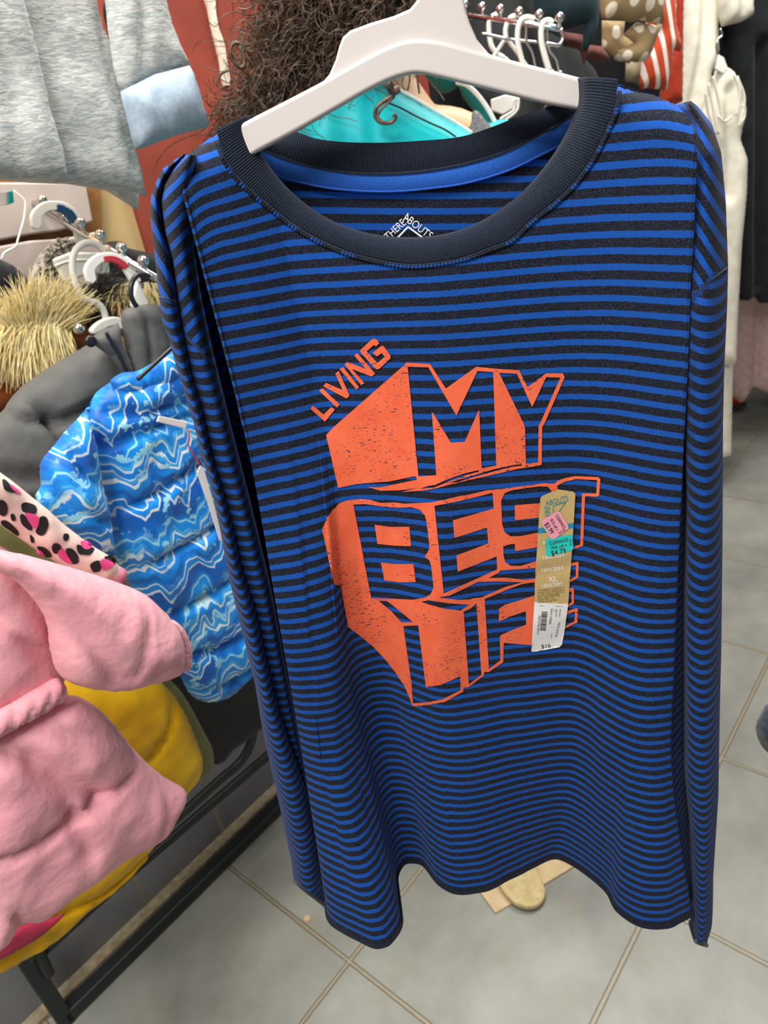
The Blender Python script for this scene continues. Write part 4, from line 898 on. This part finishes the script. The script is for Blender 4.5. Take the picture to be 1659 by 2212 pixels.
cf = inflate('cuff', [(368,1340),(382,1344),(398,1362),(409,1390),(411,1425),(404,1446),(384,1452),(374,1440),(376,1400),(374,1370)], wall_plane(-.705), MAT_PINK, k, .016, .014, .0045, [G(.006, .0025, (374,1352+12*i), (412, 1356+12*i)) for i in range(9)])
inflate('waistband', [(-90,1560),(0,1532),(70,1492),(115,1466),(134,1470),(144,1490),(138,1510),(100,1535),(60,1556),(0,1590),(-90,1628)], wall_plane(-.730), MAT_PINK, k, .020, .016, .006, [G(.009, .003, (-70+16*i, 1555-8*i), (-62+16*i, 1625-9*i)) for i in range(14)], (.003, 30))
inflate('skirt', [(-90,1610),(0,1575),(60,1545),(140,1503),(190,1515),(240,1558),(290,1620),(345,1672),(392,1700),(396,1712),(378,1752),(340,1808),(250,1858),(150,1928),(72,1984),(32,1990),(0,2028),(-90,2065)], wall_plane(-.745), MAT_PINK, k, .042, .06, .0085,
 [G(.013, .005, (-60,1840), (0,1815), (60,1782), (123,1745), (200,1700), (266,1650)), G(.018, .012, (0,1591), (90,1645), (185,1700)), G(.012, .010, (123,1745), (140,1780), (160,1812)), G(.010, .008, (110,1560), (150,1570), (260,1580)), G(.010, .01, (40,1640), (110,1690), (125,1735)), G(.012, .004, (0,1938), (15,1962), (32,1990)), G(.008, .006, (330,1690), (335,1730), (320,1790))], (.008, 15))
for i in range(12): pass
slab('care_label', [(286,1843),(300,1822),(336,1798),(341,1812),(306,1838),(290,1848)], wall_plane(-.79), .002, MAT_WHITEPAPER, k, .0005)

# ---- grey top upper left
mg = M('heather_slub_jersey', .9, .2, .2); vv = mg.coord(); sc = mg.scaled(vv, (1, 1, 7)); n1 = mg.noise(60, 4, mg.scaled(vv, (1, 1, 4)), .6, .6); n2 = mg.noise(140, 3, mg.scaled(vv, (1, 1, 3)))
mg.col(mg.mix(mg.ramp(n1, .38, .62), srgb(160, 167, 166), srgb(204, 204, 198))); mg.bump(mg.val('ADD', n1, mg.val('MULTIPLY', n2, .5)), .45, .0025)
MAT_DENIM = cloth('light_chambray', srgb(168, 184, 198), srgb(152, 170, 186), 150, .85, .1, .25)
MAT_WHITECL = cloth('white_cotton', srgb(214, 212, 206), srgb(196, 196, 190), 60, .9, .1, .3)
k = thing('grey_top', wpx((150, 250), -1.0), 'light grey slub top with a chambray cuff at the upper left', 'top', None)
tp = wall_plane(-1.02)
inflate('back_layer', [(-90,380),(60,395),(150,398),(230,412),(298,455),(300,420),(250,330),(150,300),(-90,280)], wall_plane(-1.06), MAT_WHITECL, k, .008, .02, .010, (), (.004, 40), .5, False)
inflate('body', [(-90,-90),(205,-90),(207,0),(222,60),(240,100),(262,195),(278,260),(292,320),(300,350),(316,426),(290,416),(255,412),(200,402),(120,396),(60,300),(0,100),(-40,-20),(-60,-90)], tp, mg.m, k, .022, .045, .010, [G(.012, .010, (205,-40), (215,90), (245,220), (285,360))], (.006, 12), .5, False)
inflate('body', [(-90,-90),(30,-90),(52,0),(80,110),(112,250),(138,330),(146,386),(60,385),(-90,388)], wall_plane(-.985), mg.m, k, .020, .045, .010, [G(.008, .02, (-20,0), (20,200), (40,380))], (.006, 12), .5, False)
sl = inflate('sleeve', [(212,-90),(345,-90),(356,0),(372,60),(395,115),(410,143),(340,165),(262,205),(245,150),(232,60),(228,10)], wall_plane(-1.0), mg.m, k, .022, .05, .009, [G(.008, .008, (280,-60), (295,60), (300,180))], (.005, 14), .5, False)
inflate('cuff', [(260,198),(335,160),(409,141),(425,190),(436,230),(450,274),(380,293),(302,323),(290,320),(282,290),(270,240)], wall_plane(-.985), MAT_DENIM, k, .024, .04, .008, [G(.003, .003, (258,206), (335,170), (412,150)), G(.003, .003, (290,310), (380,282), (446,262)), G(.006, .006, (318,180), (330,240), (360,290))], (.004, 20), .5, False)
inflate('lining', [(232,0),(246,40),(258,120),(268,200),(276,260),(290,318),(262,300),(248,180),(236,90),(222,20)], wall_plane(-1.05), MAT_BLKCLOTH, k, .01, .02, .009)
# ================================================================ right and back of the shop
MAT_CREAMCL = cloth('cream_linen', srgb(232, 228, 212), srgb(216, 210, 192), 30, .85, .1, .3)
MAT_BLKVEL = cloth('black_cloth', srgb(28, 31, 34), srgb(18, 20, 22), 20, .8, .1, .2)
MAT_TULLE = cloth('dusty_pink_tulle', srgb(206, 176, 172), srgb(188, 156, 152), 40, .9, .1, .2)
MAT_DTEAL = cloth('dark_teal_cloth', srgb(24, 48, 56), srgb(18, 36, 42), 20, .85, .1, .2); MAT_DPINK = cloth('dull_rose_cloth', srgb(120, 72, 66), srgb(100, 58, 54), 20, .85, .1, .2)
MAT_RUSTRED = cloth('rust_red_cloth', srgb(178, 58, 30), srgb(156, 46, 24), 20, .8, .1, .2)
def drape(name, part, out, y, m, label, cat, thick=.04, R=.06, quilts=(), nz=(.004, 7), group=None, st=(3, .5), parent=None):
    pl = front_plane(y); k = parent or thing(name, pl.hit([out[len(out)//2]])[0], label, cat, group)
    inflate(part, out, pl, m, k, thick, R, .012, quilts, nz, .6, False, None, st); return k
mpd = M('polka_dot_cloth', .8, .1, .25); ud, vd = mpd.uv(); cbd = mpd.n('ShaderNodeCombineXYZ'); mpd.l(ud, cbd.inputs[0]); mpd.l(mpd.val('MULTIPLY', vd, .75), cbd.inputs[1])
vo = mpd.n('ShaderNodeTexVoronoi'); vo.voronoi_dimensions = '2D'; vo.inputs['Scale'].default_value = 26; vo.inputs['Randomness'].default_value = .55; mpd.l(cbd.outputs[0], vo.inputs['Vector'])
mpd.col(mpd.mix(mpd.ramp(vo.outputs['Distance'], .30, .26), srgb(158, 136, 98), srgb(232, 222, 204)))
mst = M('orange_white_stripes', .75, .1, .3); us, vs = mst.uv(); fs = mst.val('FRACT', mst.val('DIVIDE', mst.val('ADD', us, mst.val('MULTIPLY', vs, .22)), .030))
mst.col(mst.mix(mst.ramp(fs, .60, .64), srgb(192, 70, 34), srgb(240, 230, 220)))
k = thing('long_dress', front_plane(2.65).hit([(1520, 780)])[0], 'long cream dress hanging at the right beside the rust red trousers', 'dress', None)
drape('', 'skirt', [(1474,-90),(1600,-90),(1560,0),(1550,60),(1552,110),(1545,140),(1535,160),(1530,280),(1500,420),(1460,520),(1440,500),(1455,220)], 2.65, MAT_CREAMCL, '', '', .05, .07, [([(1520,-60),(1510,100),(1480,260)], .03, .02)], parent=k)
drape('', 'sleeve', [(1540,-90),(1618,-90),(1624,0),(1625,34),(1600,48),(1558,58),(1550,20)], 2.6, MAT_CREAMCL, '', '', .05, .05, [([(1590,-40),(1598,36)], .02, .02)], parent=k)
k = thing('lace_up_dress', front_plane(2.5).hit([(1540, 780)])[0], 'white dress with corded shoulders hung in front of the black trousers', 'dress', None)
drape('', 'body', [(1500,260),(1530,200),(1545,150),(1560,140),(1580,150),(1600,190),(1610,240),(1600,280),(1596,300),(1612,340),(1610,420),(1600,520),(1590,700),(1588,786),(1500,790),(1440,780),(1480,400)], 2.5, MAT_CREAMCL, '', '', .05, .06, [([(1562,200),(1565,320),(1560,420)], .02, .02)], parent=k)
for i, P in enumerate(([(1530,180),(1540,230),(1552,290)], [(1540,165),(1552,215),(1562,260)], [(1592,165),(1608,215),(1598,270)], [(1585,160),(1598,200),(1590,250)], [(1605,225),(1608,250),(1596,272)], [(1524,200),(1530,240),(1545,290)], [(1550,250),(1565,262),(1580,252)])):
    mk('shoulder_cord', *tube_px(P, front_plane(2.42), 3, 8, 6), MAT_CREAMCL, k)
drape('', 'lower_skirt', [(1470,770),(1582,770),(1580,860),(1578,983),(1520,995),(1460,990)], 2.56, MAT_CREAMCL, '', '', .04, .05, parent=k)
t = thing('hanger', front_plane(2.5).hit([(1550, 90)])[0], 'clear hanger with chrome hook holding the corded white dress', 'hanger')
mk('hook', *tube_px([(1556,62),(1560,76),(1552,84),(1548,100),(1552,118),(1566,130)], front_plane(2.47), 2.5, 8, 6), MAT_CHROME, t)
slab('shoulder_bar', [(1544,150),(1550,118),(1562,124),(1572,150),(1560,160)], front_plane(2.47), .012, MAT_WPL, t, .003)
drape('black_trousers', 'legs', [(1545,-90),(1800,-90),(1800,655),(1640,655),(1628,640),(1615,650),(1592,648),(1588,500),(1570,200)], 2.72, MAT_BLKVEL, 'black wide trousers hanging at the right edge', 'trousers', .05, .08, [([(1632,100),(1630,640)], .05, .02), ([(1665,0),(1668,640)], .03, .02)])
drape('tulle_skirt', 'skirt', [(1560,560),(1800,560),(1810,850),(1660,850),(1625,835),(1600,870),(1575,850)], 3.0, MAT_TULLE, 'dusty pink tulle skirt below the black trousers', 'skirt', .05, .06, [([(1628,600),(1626,850)], .03, .02)])
sh_ = thing('red_shoe', floor_hit([(1594, 868)])[0], 'red shoe on the floor below the pink tulle skirt', 'shoe')
inflate('upper', [(1572,850),(1590,846),(1606,850),(1606,862),(1600,874),(1576,878),(1570,866)], front_plane(3.3), plain('red_leather', srgb(200, 24, 24), .35), sh_, .04, .03, .01, (), (0, 1))
inflate('sole', [(1568,872),(1606,866),(1604,876),(1572,882)], front_plane(3.28), MAT_BPL, sh_, .035, .02, .01)
drape('striped_blouse', 'body', [(1395,60),(1400,-90),(1455,-90),(1462,60),(1475,105),(1468,112),(1455,108),(1446,160),(1440,195),(1395,190),(1380,195),(1386,130),(1412,70)], 2.25, mst.m, 'orange and white striped blouse between the spotted dress and the red trousers', 'blouse', .03, .04)
drape('rust_trousers', 'legs', [(1440,-90),(1478,-90),(1476,30),(1474,220),(1420,240),(1430,160),(1450,100)], 2.4, MAT_RUSTRED, 'rust red trousers beside the long cream dress', 'trousers', .03, .04)
k = drape('spotted_dress', 'bodice', [(1290,-90),(1440,-90),(1432,0),(1431,52),(1380,44),(1365,48),(1322,42),(1298,40)], 2.0, mpd.m, 'tan dress with white spots at the top right', 'dress', .05, .06)
drape('', 'sleeve', [(1345,75),(1375,48),(1431,56),(1420,75),(1405,118),(1395,132),(1375,135),(1345,130),(1335,110),(1370,92)], 2.03, mpd.m, '', '', .03, .03, parent=k)
drape('', 'skirt', [(1300,44),(1350,46),(1345,75),(1372,95),(1360,138),(1330,130),(1300,100)], 2.08, mpd.m, '', '', .03, .04, parent=k)
drape('teal_coat', 'body', [(1150,-90),(1290,-90),(1296,20),(1290,60),(1268,112),(1256,108),(1262,50),(1235,60),(1190,70),(1150,50)], 2.3, MAT_DTEAL, 'dark teal coat beyond the chrome hanger arm', 'coat', .04, .05)
drape('rose_top', 'body', [(1215,68),(1258,75),(1262,95),(1300,100),(1320,128),(1290,136),(1270,125),(1260,140),(1252,108),(1212,98)], 2.42, MAT_DPINK, 'dull rose top hanging low behind the dark teal coat', 'top', .03, .04)
drape('beige_bag', 'body', [(1352,135),(1388,130),(1390,195),(1375,180),(1350,176)], 2.3, cloth('beige_canvas', srgb(158, 146, 118), srgb(140, 128, 100), 30), 'beige cloth bag hanging below the tan spotted dress', 'bag', .03, .03)
k = thing('black_dress', wall_plane(-1.2).hit([(1100, 280)])[0], 'black dress in the shadow behind the chrome hanger arm', 'dress')
inflate('body', [(1000,-90),(1160,-90),(1160,60),(1230,90),(1280,150),(1300,240),(1100,300),(1000,220)], wall_plane(-1.2), MAT_BLKVEL, k, .03, .06, .02, (), (.004, 7), .6, False)
# ---- chrome arm with empty hangers
rk2 = thing('chrome_rack', front_plane(1.95).hit([(1110, 80)])[0], 'chrome waterfall arm with empty hangers above the shirt shoulder', 'rack')
ap, bp2 = wall_plane(-1.13).hit([(985, 28)])[0], front_plane(1.75).hit([(1210, 62)])[0]
arm2 = mk('waterfall_arm', *tube(np.array([ap, bp2]), .006, 8), MAT_CHROME, rk2)
for q in (.10, .28, .46, .64, .82, 1.0):
    p = ap+(bp2-ap)*q; V1, F1 = ball(p+np.array([0, 0, .02]), .010); V2, F2 = tube(np.array([p, p+np.array([0, 0, .02])]), .004, 8); mk('ball_stop', *join([(V1, F1), (V2, F2)]), MAT_CHROME, arm2)
mk('lower_rail', *tube_px([(1040,72),(1100,85),(1165,92)], front_plane(1.86), 3, 8, 4), MAT_CHROME, rk2)
mk('end_plate', *tube_px([(1212,62),(1216,80),(1206,98),(1180,94)], front_plane(1.74), 4, 8, 6), MAT_CHROME, rk2)
HK = [([(1075,30),(1062,38),(1056,55),(1057,75),(1062,100),(1072,115),(1088,125)], 2.15, 5.5, MAT_WPL, 'milky hanger furthest left on the chrome arm'),
 ([(1115,34),(1104,38),(1096,50),(1092,68),(1093,86)], 2.05, 5.5, MAT_WPL, 'white hanger with a short open hook'),
 ([(1154,42),(1140,38),(1128,42),(1120,58),(1118,85),(1122,110),(1130,140)], 1.92, 6, MAT_WPL, 'pale bluish hanger in the middle of the chrome arm'),
 ([(1152,46),(1142,48),(1137,60),(1138,90),(1150,115),(1158,150)], 1.95, 3, MAT_CHROME, 'thin steel wire hanger behind the bluish one'),
 ([(1194,50),(1185,45),(1175,48),(1170,62),(1170,90),(1176,118),(1186,152)], 1.80, 6.5, MAT_WPL, 'cream hanger nearest the end of the chrome arm'),
 ([(1192,54),(1184,62),(1183,85),(1188,110),(1202,130),(1208,155)], 1.78, 2.5, MAT_CHROME, 'thin steel wire hanger at the end of the chrome arm')]
for P, y, r_, m_, lb in HK:
    y = 2.03-.27*(P[0][0]-985)/225
    V, Fc = tube_px(P, front_plane(y), r_, 8, 7); t = thing('hanger', V[0], lb, 'hanger', 'empty hangers on the chrome arm'); mk('hook', V, Fc, m_, t)
    e = P[-1]; mk('shoulder_bar', *tube_px([(e[0]-40, e[1]+60), (e[0]-12, e[1]+14), e, (e[0]+14, e[1]+14), (e[0]+45, e[1]+58)], front_plane(y), max(3, r_*.8), 8, 5), m_, t)
tg = thing('hanger', front_plane(1.7).hit([(1140, 220)])[0], 'grey clear hanger with square clip showing under the shirt hanger', 'hanger')
slab('shoulder_bar', [(1060,215),(1090,205),(1122,208),(1120,228),(1085,248),(1062,240)], front_plane(1.72), .012, MAT_WPL, tg, .003)
mk('clip', *tube_px([(1080,258),(1112,232),(1108,218),(1120,214),(1118,236),(1085,264)], front_plane(1.70), 3, 8, 5), MAT_WPL, tg)

# ================================================================ knitwear at the right edge and things on the floor
MAT_KNIT = cloth('navy_wool_knit', srgb(60, 72, 86), srgb(38, 46, 58), 220, .95, .4, .9, 500)
k = thing('knit_sleeve', front_plane(.62).hit([(1660, 1580)])[0], 'dark blue wool sleeve hanging at the right edge', 'sweater')
inflate('sleeve', [(1633,1580),(1640,1560),(1655,1535),(1680,1490),(1740,1200),(1800,700),(1960,700),(1900,1250),(1830,1560),(1790,1690),(1720,1680),(1680,1640),(1648,1615)], front_plane(.62), MAT_KNIT, k, .03, .03, .007, (), (.003, 60))
MAT_CARD = cloth('tan_cardboard', srgb(214, 190, 150), srgb(198, 172, 132), 30, .8, 0, .1); MAT_INS = cloth('beige_insole', srgb(214, 196, 146), srgb(196, 174, 124), 60, .8, .1, .2)
def floor_slab(name, out, z0, z1, m, parent, bevel=.003, rnd=0):
    o2 = smooth_poly(out, rnd) if rnd else np.asarray(out, float); B = floor_hit(o2, z1); n = len(B); t = B.copy(); t[:, 2] = z1; b = B.copy(); b[:, 2] = z0
    ar = np.sum(B[:, 0]*np.roll(B[:, 1], -1)-np.roll(B[:, 0], -1)*B[:, 1]); ring = list(range(n)) if ar > 0 else list(range(n))[::-1]
    Fc = [tuple(ring), tuple(i+n for i in ring[::-1])]+[(a, a+n, c+n, c) for a, c in zip(ring, ring[1:]+ring[:1])]
    o = mk(name, np.r_[t, b], Fc, m, parent, smooth=False); bv = o.modifiers.new('b', 'BEVEL'); bv.width = bevel; bv.segments = 3; return o
o = floor_slab('cardboard_sheet', [(1036,1925),(1070,1972),(1245,1868),(1400,1775),(1360,1735),(1190,1835)], 0, .005, MAT_CARD, None, .001)
tag(o, 'flat tan cardboard strip on the floor below the shirt hem', 'cardboard')
o = floor_slab('insole', [(1079,1911),(1060,1870),(1050,1820),(1090,1790),(1140,1800),(1158,1870),(1173,1905),(1178,1927),(1168,1948),(1145,1958),(1116,1952),(1094,1933)], .005, .020, MAT_INS, None, .005, 5)
tag(o, 'rounded beige shoe insole lying on the cardboard strip', 'insole')
for px, r_ in (((663, 1984), .009),):
    V1, F1 = ball(floor_hit([px])[0], r_, 12); V1[:, 2] = np.maximum(0.0005, V1[:, 2]*.35)
    tag(mk('pebble', V1, F1, MAT_CARD, None), 'small tan crumb on the grey tile left of the shirt hem', 'crumb')
V1, F1 = ball(floor_hit([(245, 2047)])[0], .005, 10); V1[:, 2] = np.maximum(0.0005, V1[:, 2]*.4); tag(mk('pebble', V1, F1, MAT_WHITEPAPER, None), 'tiny white crumb beside the black rack bar', 'crumb')

# ================================================================ the person behind the shirt
PX, PY = .12, 1.45
def sk(px, y): return front_plane(y).hit([px])[0]
person = thing('person', (PX, PY, 0), 'person with dark curly hair in a turquoise jacket standing behind the shirt', 'person')
J = {'pelvis': ((PX, PY, .96), .125), 'waist': ((PX, PY, 1.10), .11), 'chest': ((PX, PY, 1.30), .13), 'neckb': ((PX+.01, PY-.01, 1.475), .058), 'neck': ((PX, PY+.01, 1.57), .052), 'head': ((PX-.02, PY+.02, 1.66), .082), 'crown': ((PX-.03, PY+.02, 1.74), .07),
 'face': ((PX-.02, PY+.075, 1.63), .05), 'nose': ((PX-.02, PY+.115, 1.645), .014),
 'shR': (tuple(sk((1022, 290), 1.44)), .050), 'shL': ((PX-.175, PY, 1.44), .050), 'elR': ((PX+.23, PY+.02, 1.15), .04), 'elL': ((PX-.22, PY+.02, 1.15), .04), 'wrR': ((PX+.22, PY+.16, .95), .028), 'wrL': ((PX-.2, PY+.16, .95), .028), 'haR': ((PX+.215, PY+.22, .90), .03), 'haL': ((PX-.195, PY+.22, .90), .03),
 'hipR': ((PX+.09, PY, .90), .085), 'hipL': ((PX-.09, PY, .90), .085), 'knR': ((PX+.10, PY, .50), .055), 'knL': ((PX-.10, PY, .50), .055), 'anR': ((PX+.10, PY-.02, .09), .038), 'anL': ((PX-.10, PY-.02, .09), .038), 'toR': ((PX+.11, PY+.13, .035), .03), 'toL': ((PX-.11, PY+.13, .035), .03)}
E_ = [('pelvis','waist'),('waist','chest'),('chest','neckb'),('neckb','neck'),('neck','head'),('head','crown'),('head','face'),('face','nose'),('neckb','shR'),('neckb','shL'),('shR','elR'),('elR','wrR'),('wrR','haR'),('shL','elL'),('elL','wrL'),('wrL','haL'),('pelvis','hipR'),('pelvis','hipL'),('hipR','knR'),('knR','anR'),('anR','toR'),('hipL','knL'),('knL','anL'),('anL','toL')]
for s in 'RL':
    h = np.array(J['ha'+s][0]); sg = 1 if s == 'R' else -1
    for i, (dx, L) in enumerate(((-.026, .062), (-.009, .072), (.009, .068), (.026, .055))):
        a, b, c2 = h+[dx, .02, -.012], h+[dx*1.1, .045, -.03-L*.2], h+[dx*1.1, .05, -.035-L*.9]
        J[f'f{s}{i}a'] = (tuple(a), .009); J[f'f{s}{i}b'] = (tuple(b), .0085); J[f'f{s}{i}c'] = (tuple(c2), .007)
        E_ += [('ha'+s, f'f{s}{i}a'), (f'f{s}{i}a', f'f{s}{i}b'), (f'f{s}{i}b', f'f{s}{i}c')]
    J[f't{s}a'] = (tuple(h+[-sg*.035, 0, -.005]), .010); J[f't{s}b'] = (tuple(h+[-sg*.05, .035, -.03]), .008); E_ += [('ha'+s, f't{s}a'), (f't{s}a', f't{s}b')]
names = list(J); me = bpy.data.meshes.new('body'); off = np.array(person.location)
me.from_pydata([tuple(np.array(J[n][0])-off) for n in names], [(names.index(a), names.index(b)) for a, b in E_], []); body = bpy.data.objects.new('body', me); C.objects.link(body); body.parent = person
sm = body.modifiers.new('skin', 'SKIN'); sm.use_smooth_shade = True
for i, n in enumerate(names):
    d = me.skin_vertices[0].data[i]; d.radius = (J[n][1],)*2; d.use_root = (n == 'pelvis')
ss = body.modifiers.new('sub', 'SUBSURF'); ss.levels = 2; ss.render_levels = 2
ms = M('skin', .5, 0, .35); ms.col(srgb(232, 192, 152)); ms.b.inputs['Subsurface Weight'].default_value = .1; ms.b.inputs['Subsurface Radius'].default_value = (.01, .004, .002); me.materials.append(ms.m)
MAT_TURQ = cloth('turquoise_nylon', srgb(18, 190, 196), srgb(12, 172, 180), 12, .45, .1, .12); MAT_TURQD = cloth('dark_turquoise_lining', srgb(10, 112, 112), srgb(8, 96, 98), 12, .6, .1, .1)
MAT_PIPE = plain('white_piping', srgb(232, 232, 226), .5); MAT_GREYM = cloth('grey_marl', srgb(132, 132, 134), srgb(96, 96, 100), 260, .9, .1, .3)
jk = inflate('jacket', [(555,900),(548,560),(556,380),(574,300),(612,245),(662,196),(720,160),(780,165),(862,198),(940,243),(1022,290),(1062,345),(1075,560),(1070,900)], front_plane(1.37), MAT_TURQ, person, .07, .10, .012,
 [([(790,195),(796,250),(800,330)], .008, .006), ([(831,217),(897,249),(963,279),(990,297)], .012, .005), ([(740,215),(745,330)], .008, .02), ([(640,235),(660,330)], .008, .02)], (.008, 9), .9)
mk('piping', *tube_px([(850,190),(862,195),(900,215),(940,240),(985,266),(1020,288)], front_plane(1.365), 4, 8, 6), MAT_PIPE, jk)
mk('yoke_seam', *tube_px([(831,219),(865,233),(897,250),(930,266),(963,281),(985,296)], front_plane(1.305), 2, 8, 6), MAT_BPL, jk)
inflate('hood', [(690,150),(700,125),(735,100),(775,95),(790,130),(760,175),(712,180)], front_plane(1.40), MAT_TURQD, jk, .03, .04, .01, (), (.004, 20))
mk('piping', *tube_px([(696,128),(700,138),(716,142),(735,135)], front_plane(1.36), 5, 8, 6), MAT_PIPE, jk)
inflate('lapel', [(905,140),(960,150),(988,168),(990,186),(960,202),(938,186)], front_plane(1.52), MAT_TURQD, jk, .02, .03, .01)
inflate('front_edge', [(988,178),(1010,182),(1036,208),(1058,242),(1078,272),(1092,330),(1092,500),(1050,500),(1048,320),(1030,255),(1004,215)], front_plane(1.50), MAT_TURQD, jk, .015, .02, .008)
mk('piping', *tube_px([(985,177),(1005,182),(1025,198),(1045,222),(1060,246),(1072,272),(1078,300)], front_plane(1.475), 5, 8, 6), MAT_PIPE, jk)
inflate('undershirt', [(1012,276),(1020,244),(1032,240),(1050,262),(1076,300),(1085,420),(1085,600),(900,600),(920,420),(960,300)], front_plane(1.385), MAT_GREYM, person, .02, .03, .01)
for s, x in (('R', .10), ('L', -.10)):
    mk('trouser_leg', *tube(np.array([(PX+x*.8, PY, .98), (PX+x, PY, .75), (PX+x, PY, .5), (PX+x, PY-.01, .25), (PX+x, PY-.02, .06)]), np.array([.125, .11, .085, .075, .07]), 20), MAT_BLKVEL, person)
    mk('shoe', *tube(np.array([(PX+x, PY-.07, .04), (PX+x, PY-.03, .05), (PX+x, PY+.08, .042), (PX+x*1.1, PY+.16, .03), (PX+x*1.1, PY+.19, .028)]), np.array([.03, .043, .042, .035, .015]), 16), MAT_BPL, person)
    sd_ = 1 if s == 'R' else -1
    mk('jacket_sleeve', *tube(np.array([np.array(J['sh'+s][0])+[0, 0, .0], np.array(J['el'+s][0]), np.array(J['wr'+s][0])]), np.array([.065, .06, .045]), 18), MAT_TURQ, jk)
# hair: hundreds of curls over the head and down the back
MAT_HAIR = M('dark_brown_hair', .38, 0, .5); MAT_HAIR.col(MAT_HAIR.mix(MAT_HAIR.ramp(MAT_HAIR.noise(90, 2), .35, .65), srgb(44, 34, 28), srgb(112, 88, 70))); MAT_HAIR = MAT_HAIR.m
V1, F1 = ball((0, 0, 0), 1, 28)
hp = front_plane(1.42)
hair_poly = [(575,-180),(560,0),(540,60),(538,120),(520,150),(494,182),(474,214),(480,252),(500,276),(560,262),(612,236),(640,205),(690,165),(730,122),(742,90),(800,60),(860,60),(900,40),(915,0),(930,-180)]
Rh = np.random.default_rng(11); it = []
hb = inflate('hair_mass', [(600,-190),(585,0),(566,70),(560,130),(530,180),(505,225),(520,250),(560,240),(605,215),(650,175),(690,130),(715,90),(800,40),(880,20),(900,-190)], hp, MAT_HAIR, person, .10, .12, .012, (), (.02, 25))
PL = np.array(hair_poly, float); lo, hi = PL.min(0), PL.max(0)
def curl(b, L, r0, turns, rad, d0, n):
    d = np.array(d0, float); d /= np.linalg.norm(d); a = np.cross(d, [.3, .8, .1]); a /= np.linalg.norm(a); w = np.cross(d, a); ph = Rh.random()*6.28; out = []
    drift = Rh.normal(size=3)*.25
    for s in range(n):
        q = s/(n-1); c_ = b+(d+drift*q)*L*q; rr_ = r0*(.35+.65*q)
        out.append(c_+rr_*(math.cos(ph+turns*6.28*q)*a+math.sin(ph+turns*6.28*q)*w))
    return np.array(out), np.linspace(rad, rad*.5, n)
while len(it) < 2400:
    q = lo+(hi-lo)*Rh.random(2)
    if not inside(q[None], PL)[0]: continue
    dep = 1.30+.10*Rh.random(); b = front_plane(dep).hit([q])[0]
    it.append(curl(b, .05+.06*Rh.random(), .006+.010*Rh.random(), 1.2+1.6*Rh.random(), .0005+.0007*Rh.random(), (Rh.normal()*.6-.15, Rh.normal()*.3, -.8+.5*Rh.normal()), 16))
hc = mk('curls', *strands(it, 4), MAT_HAIR, person); hc['kind'] = 'stuff'
lk = []
for P, r_ in (([(530,112),(522,96),(510,92),(500,100),(498,118),(508,136),(520,146),(528,138),(526,118),(518,100)], 3.4), ([(497,150),(478,160),(470,180),(480,192)], 2.2), ([(852,205),(830,218),(814,232),(810,248),(816,260),(832,266),(846,264),(855,252),(850,246)], 3.8), ([(852,208),(835,225),(822,238),(816,252),(824,262)], 2.5), ([(885,162),(884,178),(880,196)], 1.6), ([(900,162),(903,182),(906,203)], 2.0), ([(872,165),(868,182),(876,195)], 1.4), ([(838,180),(850,196),(862,190)], 8), ([(534,75),(520,70),(517,85)], 1.4), ([(514,18),(530,20),(545,14)], 1.2)):
    c9 = catmull(P, 30); X = front_plane(1.27).hit(c9); lk.append((X, r_*1.27/F))
for X, r_ in lk: mk('loose_curl', *tube(X, r_, 8), MAT_HAIR, person)
